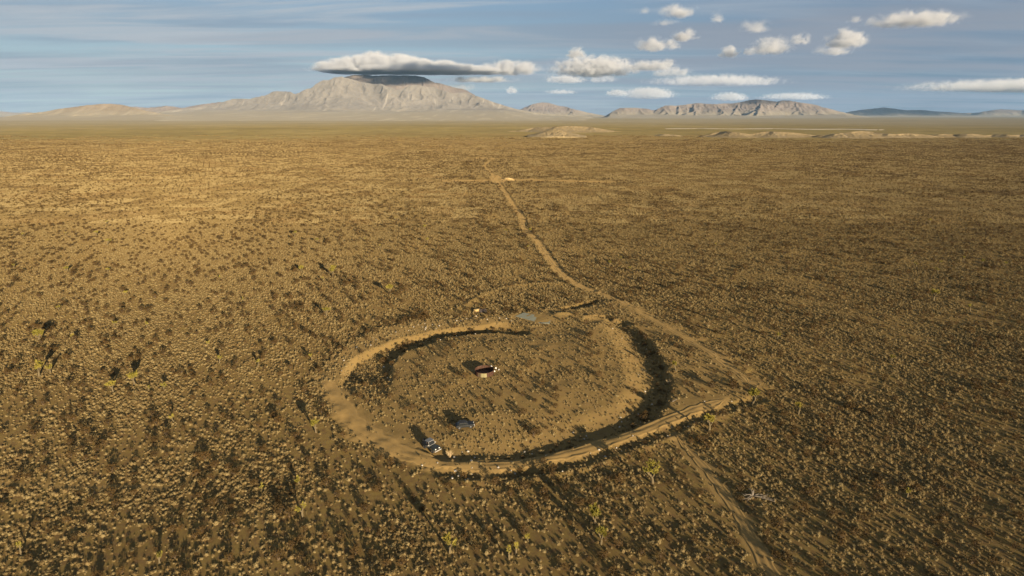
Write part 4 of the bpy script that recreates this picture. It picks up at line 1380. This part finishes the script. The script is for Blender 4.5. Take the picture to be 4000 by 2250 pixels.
# fallen dead tree
p = at(2938, 1942)
e = empty('dead_tree', p, 0)
tag(e, 'fallen dead grey tree with splayed bare branches right of the sandy path', 'dead tree')
rr = random.Random(4)
b = MB(); b.tube([(0, 0, 0), (0.1, 0.1, .35), (0.25, 0.35, .8), (0.3, .55, 1.25)], [.17, .15, .12, .07], 7); b.obj('trunk', M_DEAD, e, True)
for (ax, ay, L, az) in ((2.6, -.5, 1, .25), (2.9, -.9, 1, .12), (2.2, .1, 1, .35), (3.2, -1.4, 1, .1), (-1.5, -.8, 1, .22), (-2.0, -1.0, 1, .12), (-1.3, -1.5, 1, .15), (-1.8, -.3, 1, .3), (-.3, 1.2, 1, .9)):
    pts = [(0.05 * math.copysign(1, ax), 0, .22)]
    for k in range(1, 5):
        pts.append((ax * k / 4 + rr.uniform(-.12, .12), ay * k / 4 + rr.uniform(-.15, .15), .22 + az * math.sin(k * .8) + rr.uniform(-.05, .08)))
    b = MB(); b.tube(pts, [.09, .08, .06, .045, .02], 6)
    for k in (2, 3, 4):
        q = pts[k]; b.tube([q, (q[0] + rr.uniform(-.3, .5) * math.copysign(1, ax), q[1] + rr.uniform(-.5, .3), q[2] + rr.uniform(.05, .35))], [.04, .012], 5)
    b.obj('branch', M_DEAD, e, True)
p = at(2634, 1568)
b = MB(); b.tube([(-.55, -.3, .12), (-.1, -.05, .2), (.35, .22, .3), (.7, .4, .35)], [.12, .1, .09, .05], 7); b.tube([(.1, .1, .22), (.2, -.25, .4)], [.05, .02], 5)
o = b.obj('fallen_log', M_DEAD, None, True); o.location = p
tag(o, 'pale fallen log on the outer lip of the right ditch', 'log')

# bare straw coloured bush by the road
def stems_mesh(name, n, h, spread, rad, seed, curve=.35):
    rr = random.Random(seed)
    b = MB()
    for k in range(n):
        a = rr.uniform(0, 6.28); s = rr.uniform(.25, 1) * spread
        hh = h * rr.uniform(.65, 1)
        p1 = (math.cos(a) * s * curve, math.sin(a) * s * curve, hh * .5); p2 = (math.cos(a) * s, math.sin(a) * s, hh)
        b.tube([(0.04 * math.cos(a), 0.04 * math.sin(a), -.05), p1, p2], [rad, rad * .75, rad * .3], 3, False)
    return b.mesh(name)


p = at(1757, 1790)
e = empty('dry_bush', p); tag(e, 'bare straw coloured fan of stems right of the open off-road car', 'bush')
link('stems', stems_mesh('stems', 46, 1.6, 1.0, .022, 8), e, M_STRAW)
p = at(2610, 1502)
e = empty('dry_bush', p); tag(e, 'bare straw coloured bush on the outer edge of the right ditch', 'bush')
link('stems', stems_mesh('stems', 46, 1.3, .95, .022, 18), e, M_STRAW)

# ------------------------------------------------------------------ shrubs
def bursage(seed, core=True):
    """low rounded shrub about 1 m wide at scale 1"""
    rr = random.Random(seed)
    b = MB()
    n1 = 6
    v = [(0.33 * math.cos(6.283 * k / n1) * rr.uniform(.8, 1.15), 0.33 * math.sin(6.283 * k / n1) * rr.uniform(.8, 1.15), 0.0) for k in range(n1)]
    v += [(0.25 * math.cos(6.283 * (k + .5) / n1) * rr.uniform(.7, 1.15), 0.25 * math.sin(6.283 * (k + .5) / n1) * rr.uniform(.7, 1.15), rr.uniform(.22, .40)) for k in range(n1)]
    v.append((rr.uniform(-.1, .1), rr.uniform(-.1, .1), rr.uniform(.38, .54)))
    f = []
    for k in range(n1):
        f += [(k, (k + 1) % n1, n1 + k), ((k + 1) % n1, n1 + (k + 1) % n1, n1 + k), (n1 + k, n1 + (k + 1) % n1, 2 * n1)]
    b.add(v, f)
    for k in range(50):
        a = rr.uniform(0, 6.283); el = math.asin(rr.uniform(0.0, 1))
        d = Vector((math.cos(a) * math.cos(el), math.sin(a) * math.cos(el), math.sin(el)))
        q = rr.uniform(.7, 1.15)
        p = Vector((d.x * .40 * q, d.y * .40 * q, d.z * .46 * q + .03))
        g = (d * .6 + Vector((rr.gauss(0, .6), rr.gauss(0, .6), rr.gauss(0, .6)))).normalized()
        t = g.cross(Vector((rr.uniform(-1, 1), rr.uniform(-1, 1), rr.uniform(-1, 1)))).normalized()
        w = rr.uniform(.030, .065)
        b.add([p - t * w, p + t * w, p + g * rr.uniform(.14, .34)], [(0, 1, 2)])
    return b.mesh('bursage')


def creosote_parts(seed):
    """airy bush about 1.7 m wide and 1.2 m tall at scale 1"""
    rr = random.Random(seed)
    st = stems_mesh('stems', 13, 1.05, .72, .018, seed)
    b = MB()
    for k in range(150):
        a = rr.uniform(0, 6.283)
        r = rr.random() ** .55
        z = .12 + 1.05 * (rr.random() ** .8)
        rad = .86 * r * (0.62 + .38 * math.sin(min(1, z / .9) * 1.57)) * (1 if z < .8 else max(.15, 1 - (z - .8) / .5))
        p = Vector((math.cos(a) * rad, math.sin(a) * rad, z))
        d = Vector((rr.gauss(0, .7), rr.gauss(0, .7), rr.uniform(.1, 1.2))).normalized()
        t = d.cross(Vector((rr.uniform(-1, 1), rr.uniform(-1, 1), rr.uniform(-1, 1)))).normalized()
        s = rr.uniform(.05, .105)
        b.add([p - t * s, p + t * s, p + d * s * 2.6], [(0, 1, 2)])
    return st, b.mesh('foliage')


SRC = bpy.data.collections.new('shrub_sources')      # not linked to the scene: only instanced


def src(name, me, mats):
    me.materials.clear()
    for m in mats: me.materials.append(m)
    o = bpy.data.objects.new(name, me)
    return o


BURS = [bursage(40 + k) for k in range(6)]
for me in BURS: me.materials.append(M_BURSAGE)
CREO = [creosote_parts(80 + k) for k in range(5)]
for s_, f_ in CREO:
    s_.materials.append(M_STEM); f_.materials.append(M_CREOSOTE)


def joined(name, parts):
    v, f, mi, mats = [], [], [], []
    for me in parts:
        b = len(v)
        v += [tuple(q.co) for q in me.vertices]
        f += [tuple(i + b for i in p.vertices) for p in me.polygons]
        if me.materials[0] not in mats: mats.append(me.materials[0])
        mi += [mats.index(me.materials[0])] * len(me.polygons)
    o = mesh(name, v, f)
    for m in mats: o.materials.append(m)
    o.polygons.foreach_set('material_index', mi)
    return o


def veg_density(x, y):
    """relative cover of small shrubs and of bushes"""
    n = fbm(x / 14, y / 14, 3, 111)
    small = 0.75 + 0.9 * (n - .5) * 2
    bush = np.clip(0.95 + 1.1 * (fbm(x / 22, y / 22, 3, 121) - .5), .15, 2)
    small = np.clip(small, .25, 1.5)
    rd = road_d(x, y)
    k = near_ring(x, y)
    X, Y = x[k], y[k]
    if k.any():
        e = sdf(X, Y, EARTH); m = sdf(X, Y, MOUND)
        fs = np.ones(X.shape); fb = np.ones(X.shape)
        fs = np.where(e > -1, .50, fs); fb = np.where(e > -1, .6, fb)
        fs = np.where(m > 0, np.interp(Y, [100, 120, 150], [.62, .45, .34]), fs); fb = np.where(m > 0, .50, fb)
        margin = (e < 0) & (e > -9) & (X < -15)
        fs = np.where(margin, .6, fs)
        edge = (np.abs(e + 1) < 3) & (X < 8)
        fb = np.where(edge, 1.7, fb); fs = np.where(edge, .9, fs)
        ll = sdf(X, Y, LEFT_DITCH); rrr = sdf(X, Y, RIGHT_DITCH)
        fs = np.where(ll > 1, .75, fs); fb = np.where(ll > 1.0, 2.4, fb)
        fs = np.where(rrr > .5, .75, fs); fb = np.where(rrr > .5, 1.7, fb)
        d, _ = seg_dist(X, Y, BERM)
        fs = np.where(d < 3.6, .40, fs); fb = np.where(d < 3.6, .5, fb)
        t = np.hypot(X - tp.x, Y - tp.y)
        fs = np.where(t < TANK_R + .8, 0, fs); fb = np.where(t < TANK_R + 1.6, 0, fb)
        sl = sdf(X, Y, np.array([(q.x, q.y) for q in pts_slab]))
        fs = np.where(sl > -.6, 0, fs); fb = np.where(sl > -1.0, 0, fb)
        small[k] *= fs; bush[k] *= fb
    return small * (1 - np.clip(rd * 1.15, 0, .95 - .25 * (vnoise(x / 3, y / 3, 71) > .62))), bush * (1 - np.clip(rd * 1.4, 0, 0.93))


EDGE = 1.08


def in_view(x, y, pad=1.0):
    return (np.abs(x) < (0.935 * y + 10) * EDGE) & (y > 52)


def sample(n_per_m2, y0, y1, seed):
    r = np.random.default_rng(seed)
    half = (0.935 * y1 + 10) * EDGE
    n = int(n_per_m2 * 2 * half * (y1 - y0))
    x = r.uniform(-half, half, n); y = r.uniform(y0, y1, n)
    k = in_view(x, y)
    return x[k], y[k], r


NEAR = 330.0
RHO_S, RHO_B = 3.2, 0.062
sx, sy, r1 = sample(RHO_S * 1.5, 52, NEAR, 501)
dS, _ = veg_density(sx, sy)
k = r1.random(len(sx)) < dS / 1.5
sx, sy = sx[k], sy[k]
bx, by, r2 = sample(RHO_B * 2, 52, NEAR, 502)
_, dB = veg_density(bx, by)
k = r2.random(len(bx)) < dB / 2
bx, by = bx[k], by[k]
# shrubs along the tracks farther out, where whole patches would cover them
tx, ty, r3 = sample(RHO_S * .8, NEAR, 960, 503)
dd = np.minimum(seg_dist(tx, ty, NORTH_TRACK)[0], seg_dist(tx, ty, CROSS_ROAD)[0])
k = dd < 30
tx, ty = tx[k], ty[k]
dS, _ = veg_density(tx, ty)
k = r3.random(len(tx)) < dS / 1.5 * 1.45
tx, ty = tx[k], ty[k]
nt = len(tx)
sx, sy = np.concatenate([sx, tx]), np.concatenate([sy, ty])
ux, uy, r3 = sample(RHO_B * 2, NEAR, 960, 504)
dd = np.minimum(seg_dist(ux, uy, NORTH_TRACK)[0], seg_dist(ux, uy, CROSS_ROAD)[0])
k = (dd < 30); ux, uy = ux[k], uy[k]
_, dB = veg_density(ux, uy)
k = r3.random(len(ux)) < dB / 2
bx, by = np.concatenate([bx, ux[k]]), np.concatenate([by, uy[k]])


def clear_of_cars(x, y, r):
    k = np.ones(len(x), bool)
    for (px, py, q) in ((1690, 1748, 1.9), (1815, 1664, 1.6), (1690, 1760, 1.9)):
        p = at(px, py)
        k &= np.hypot(x - p.x, y - p.y) > q + r
    return k


k = clear_of_cars(sx, sy, .2); sx, sy = sx[k], sy[k]
k = clear_of_cars(bx, by, .8); bx, by = bx[k], by[k]
_m = np.zeros(len(sx)); _k = near_ring(sx, sy); _m[_k] = sdf(sx[_k], sy[_k], MOUND)
ss = np.where(_m > 0, .82, 1.0) * np.clip(r1.lognormal(-0.84, 0.36, len(sx)), .22, 1.0)
bs = np.clip(r2.lognormal(-0.32, 0.30, len(bx)), .4, 1.35)
sz = height(sx, sy); bz = height(bx, by)


def largest(x, y, z, s, n=300):
    px, py, dep = project(x, y, z + .3 * s)
    vis = (px > 0) & (px < 4000) & (py > 0) & (py < 2245)
    a = np.where(vis, s / dep, 0)
    return np.argsort(-a)[:n], px, py


def where_label(px, py, x, y):
    m = sdf(np.array([x]), np.array([y]), MOUND)[0]
    if m > 0: return 'on the sandy mound inside the ring ditch'
    if sdf(np.array([x]), np.array([y]), EARTH)[0] > -1: return 'on the banks and ditch of the earth ring'
    c = ('at the far left', 'in the left part', 'just left of the middle', 'just right of the middle', 'in the right part', 'at the far right')[min(5, max(0, int(px / 667)))]
    r = 'on the bottom edge of the view' if py > 2150 else 'near the bottom of the view' if py > 2000 else 'well below the ring' if py > 1850 else 'just below the ring' if py > 1700 else 'level with the ring'
    return f'{r}, {c}'


ROTS = rng.uniform(0, 6.28, 1000)
top_b, bpx, bpy_ = largest(bx, by, bz, bs)
for n_, i in enumerate(top_b):
    st, fo = CREO[n_ % len(CREO)]
    e = empty('creosote_bush', (bx[i], by[i], bz[i]), ROTS[n_])
    e.scale = (bs[i],) * 3
    tag(e, 'dark creosote bush ' + where_label(bpx[i], bpy_[i], bx[i], by[i]), 'bush', 'larger dark bushes on the desert floor')
    o = bpy.data.objects.new('stems', st); COL.objects.link(o); o.parent = e
    o = bpy.data.objects.new('foliage', fo); COL.objects.link(o); o.parent = e
top_s, spx, spy = largest(sx, sy, sz, ss)
for n_, i in enumerate(top_s):
    o = bpy.data.objects.new('desert_shrub', BURS[n_ % len(BURS)]); COL.objects.link(o)
    o.location = (sx[i], sy[i], sz[i]); o.rotation_euler = (0, 0, ROTS[n_ + 300]); o.scale = (ss[i],) * 3
    tag(o, 'low rounded tan shrub ' + where_label(spx[i], spy[i], sx[i], sy[i]), 'shrub', 'small tan shrubs on the desert floor')


def scatter(name, label, P, scl, rot, idx, objs):
    coll = bpy.data.collections.new(name + '_source')
    for i, o in enumerate(objs):
        o.name = f'{name}_source_{i:02d}'
        coll.objects.link(o)
    n = len(P)
    me = bpy.data.meshes.new(name)
    me.vertices.add(n)
    me.vertices.foreach_set('co', np.asarray(P, np.float32).ravel())
    for nm, ty_, val in (('scl', 'FLOAT', scl), ('rot', 'FLOAT', rot), ('idx', 'INT', idx)):
        a = me.attributes.new(nm, ty_, 'POINT')
        a.data.foreach_set('value', np.asarray(val, np.float32 if ty_ == 'FLOAT' else np.int32))
    o = link(name, me)
    g = bpy.data.node_groups.new(name, 'GeometryNodeTree')
    g.interface.new_socket('Geometry', in_out='INPUT', socket_type='NodeSocketGeometry')
    g.interface.new_socket('Geometry', in_out='OUTPUT', socket_type='NodeSocketGeometry')
    gi, go = g.nodes.new('NodeGroupInput'), g.nodes.new('NodeGroupOutput')
    ip = g.nodes.new('GeometryNodeInstanceOnPoints')
    ci = g.nodes.new('GeometryNodeCollectionInfo')
    ci.inputs['Collection'].default_value = coll
    ci.inputs['Separate Children'].default_value = True
    ci.inputs['Reset Children'].default_value = True
    ip.inputs['Pick Instance'].default_value = True

    def na(nm, ty_):
        q = g.nodes.new('GeometryNodeInputNamedAttribute'); q.data_type = ty_; q.inputs['Name'].default_value = nm
        return q.outputs['Attribute']
    cx = g.nodes.new('ShaderNodeCombineXYZ'); er = g.nodes.new('FunctionNodeEulerToRotation')
    g.links.new(na('rot', 'FLOAT'), cx.inputs[2]); g.links.new(cx.outputs[0], er.inputs[0])
    g.links.new(gi.outputs[0], ip.inputs['Points']); g.links.new(ci.outputs[0], ip.inputs['Instance'])
    g.links.new(na('idx', 'INT'), ip.inputs['Instance Index']); g.links.new(er.outputs[0], ip.inputs['Rotation'])
    g.links.new(na('scl', 'FLOAT'), ip.inputs['Scale']); g.links.new(ip.outputs[0], go.inputs[0])
    md = o.modifiers.new('scatter', 'NODES'); md.node_group = g
    return tag(o, label, kind='stuff')


def dome(seed):
    r = np.random.default_rng(seed)
    a0 = r.uniform(0, 6.28)
    ring = [(.42 * math.cos(a0 + 1.2566 * k) * r.uniform(.75, 1.2), .42 * math.sin(a0 + 1.2566 * k) * r.uniform(.75, 1.2), .52 * r.uniform(.25, .6)) for k in range(5)]
    v = [(p[0] * .9, p[1] * .9, -.05) for p in ring] + ring + [(0, 0, .52)]
    f = []
    for k in range(5): f += [(k, (k + 1) % 5, 5 + (k + 1) % 5, 5 + k), (5 + k, 5 + (k + 1) % 5, 10)]
    me = mesh('dome', v, f)
    me.materials.append(M_BURSAGE)
    return me


DOME = [dome(70 + k) for k in range(5)]
keep = np.ones(len(sx), bool); keep[top_s] = False
N = keep.sum()
ids = np.where(sy[keep] > NEAR, len(BURS) + rng.integers(0, len(DOME), N), rng.integers(0, len(BURS), N))
scatter('small_shrubs', 'dense low tan shrubs covering the desert floor', np.stack([sx, sy, sz], 1)[keep], ss[keep], rng.uniform(0, 6.28, N), ids,
        [bpy.data.objects.new('s', me) for me in BURS + DOME])
keep = np.ones(len(bx), bool); keep[top_b] = False
N = keep.sum()
CJ = [joined('creosote', c) for c in CREO]
scatter('creosote_bushes', 'dark creosote bushes scattered over the middle of the plain', np.stack([bx, by, bz], 1)[keep], bs[keep], rng.uniform(0, 6.28, N), rng.integers(0, len(CJ), N),
        [bpy.data.objects.new('c', me) for me in CJ])

# far plain: square patches of the same vegetation
TILE = 15.0


def patch(seed, ns, nb):
    r = np.random.default_rng(seed)
    v, f, mi = [], [], []
    for t in range(ns + nb):
        x, y = r.uniform(-TILE / 2, TILE / 2, 2)
        b = len(v)
        if t < ns:
            s = float(np.clip(r.lognormal(-.72, .34), .24, 1.05)); w, h = .42 * s, .52 * s
            a0 = r.uniform(0, 6.28)
            ring = [(x + w * math.cos(a0 + 1.2566 * k) * r.uniform(.75, 1.2), y + w * math.sin(a0 + 1.2566 * k) * r.uniform(.75, 1.2), h * r.uniform(.25, .6)) for k in range(5)]
            low = [(x + (p[0] - x) * .9, y + (p[1] - y) * .9, -.05) for p in ring]
            v += low + ring + [(x, y, h)]
            for k in range(5):
                f += [(b + k, b + (k + 1) % 5, b + 5 + (k + 1) % 5, b + 5 + k), (b + 5 + k, b + 5 + (k + 1) % 5, b + 10)]
                mi += [0, 0]
        else:
            s = float(np.clip(r.lognormal(-.32, .30), .4, 1.35))
            for k in range(20):
                a = r.uniform(0, 6.28); q = r.random() ** .5 * .8 * s; z = s * r.uniform(.08, 1.1)
                d = r.normal(0, 1, 3); d /= np.linalg.norm(d)
                e_ = r.normal(0, 1, 3); e_ -= d * (e_ @ d); e_ /= np.linalg.norm(e_)
                p = np.array([x + q * math.cos(a), y + q * math.sin(a), z]); w = .23 * s
                i = len(v)
                v += [tuple(p - d * w), tuple(p + d * w), tuple(p + e_ * w * 1.6)]
                f.append((i, i + 1, i + 2)); mi.append(1)
    me = mesh('patch', v, f)
    me.materials.append(M_BURSAGE); me.materials.append(M_CREOSOTE)
    me.polygons.foreach_set('material_index', mi)
    return me


A = TILE * TILE
PATCH = [patch(900 + k, int(A * RHO_S * q), int(A * RHO_B * w)) for k, (q, w) in enumerate(((.75, 1.0), (.75, .8), (.9, 1.1), (.55, .9), (.6, 1.4), (.85, 1.5)))]
FAR = 1900.0
gy = np.arange(NEAR - TILE / 2, FAR, TILE)
gx = np.arange(-FAR * 1.05, FAR * 1.05, TILE)
PX, PY = [a.ravel() for a in np.meshgrid(gx, gy)]
k = in_view(PX, PY)
PX, PY = PX[k], PY[k]
dd = np.minimum(seg_dist(PX, PY, NORTH_TRACK)[0], seg_dist(PX, PY, CROSS_ROAD)[0])
dd = np.where(PY > 700, np.minimum(dd, 3 * np.abs(PY - 850) * (np.abs(PX + 36) < 26) + 99 * (np.abs(PX + 36) >= 26)), dd)
k = (dd > 26) | (PY > 950)
k &= ~((PY < NEAR + 1))
PX, PY = PX[k], PY[k]
thin = sstep(900, 1950, PY + 900 * (fbm(PX / 420, PY / 160, 4, 141) - .5))
k = rng.random(len(PX)) > thin * .95
PX, PY = PX[k], PY[k]
pn = fbm(PX / 130, PY / 90, 3, 131)
idx = np.clip(np.floor((pn - .28) / .46 * 6), 0, 5).astype(int)
order = np.array([3, 0, 1, 2, 4, 5])
idx = order[np.clip(idx + rng.integers(-1, 2, len(idx)), 0, 5)]
scatter('far_shrubs', 'continuous cover of shrubs over the far plain', np.stack([PX, PY, height(PX, PY)], 1), np.ones(len(PX)), rng.integers(0, 4, len(PX)) * math.pi / 2, idx,
        [bpy.data.objects.new('p', me) for me in PATCH])

# ------------------------------------------------------------------ pale stones on the banks
STONES = [lump('stone', (0, 0, 0), (.30, .24, .20), M_STONE, 60 + k, 2, .35) for k in range(4)]
spots = []
rr = random.Random(77)


def on_line(P, n, off, lab):
    for _ in range(n):
        i = rr.randrange(len(P) - 1); t = rr.random()
        x, y = P[i] * (1 - t) + P[i + 1] * t
        spots.append((x + rr.gauss(0, off), y + rr.gauss(0, off), rr.uniform(.35, .95), lab))


on_line(BERM, 34, 1.6, 'pale stone scattered on the left bank of the ring')
on_line(SCARP, 30, 1.2, 'pale stone scattered along the near outer bank of the ring')
on_line(RIGHT_DITCH[:33], 26, 1.5, 'pale stone scattered in the right ditch')
on_line(LEFT_DITCH[:24], 16, 1.2, 'pale stone scattered along the inner lip of the left ditch')
for n_, (x, y, s, lab) in enumerate(spots):
    o = STONES[n_] if n_ < 4 else bpy.data.objects.new('stone', STONES[n_ % 4].data)
    if n_ >= 4: COL.objects.link(o)
    o.location = (x, y, float(height(np.array([x]), np.array([y]))[0]) + .06)
    o.rotation_euler = (0, 0, rr.uniform(0, 6.28)); o.scale = (s,) * 3
    tag(o, lab, 'stone', 'pale stones on the ring banks')
M_WHITE = plain('white_stone', (0.55, 0.53, 0.50), 0.9, 0.05, 3)
for k, (px, py, s, lab) in enumerate(((1919, 1436, .36, 'brightest white stone at the back right of the rusty tank'), (1937, 1440, .27, 'white stone right of the rusty tank, middle of three'),
                                      (1949, 1446, .22, 'small white stone farthest right of the rusty tank'), (1932, 1452, .2, 'small white stone against the right side of the rusty tank'))):
    p = at(px, py)
    o = lump('white_stone', p + Vector((0, 0, s * .5)), (s * .8, s * .7, s), M_WHITE, 90 + k, 2, .25)
    tag(o, lab, 'stone', 'white stones by the tank')
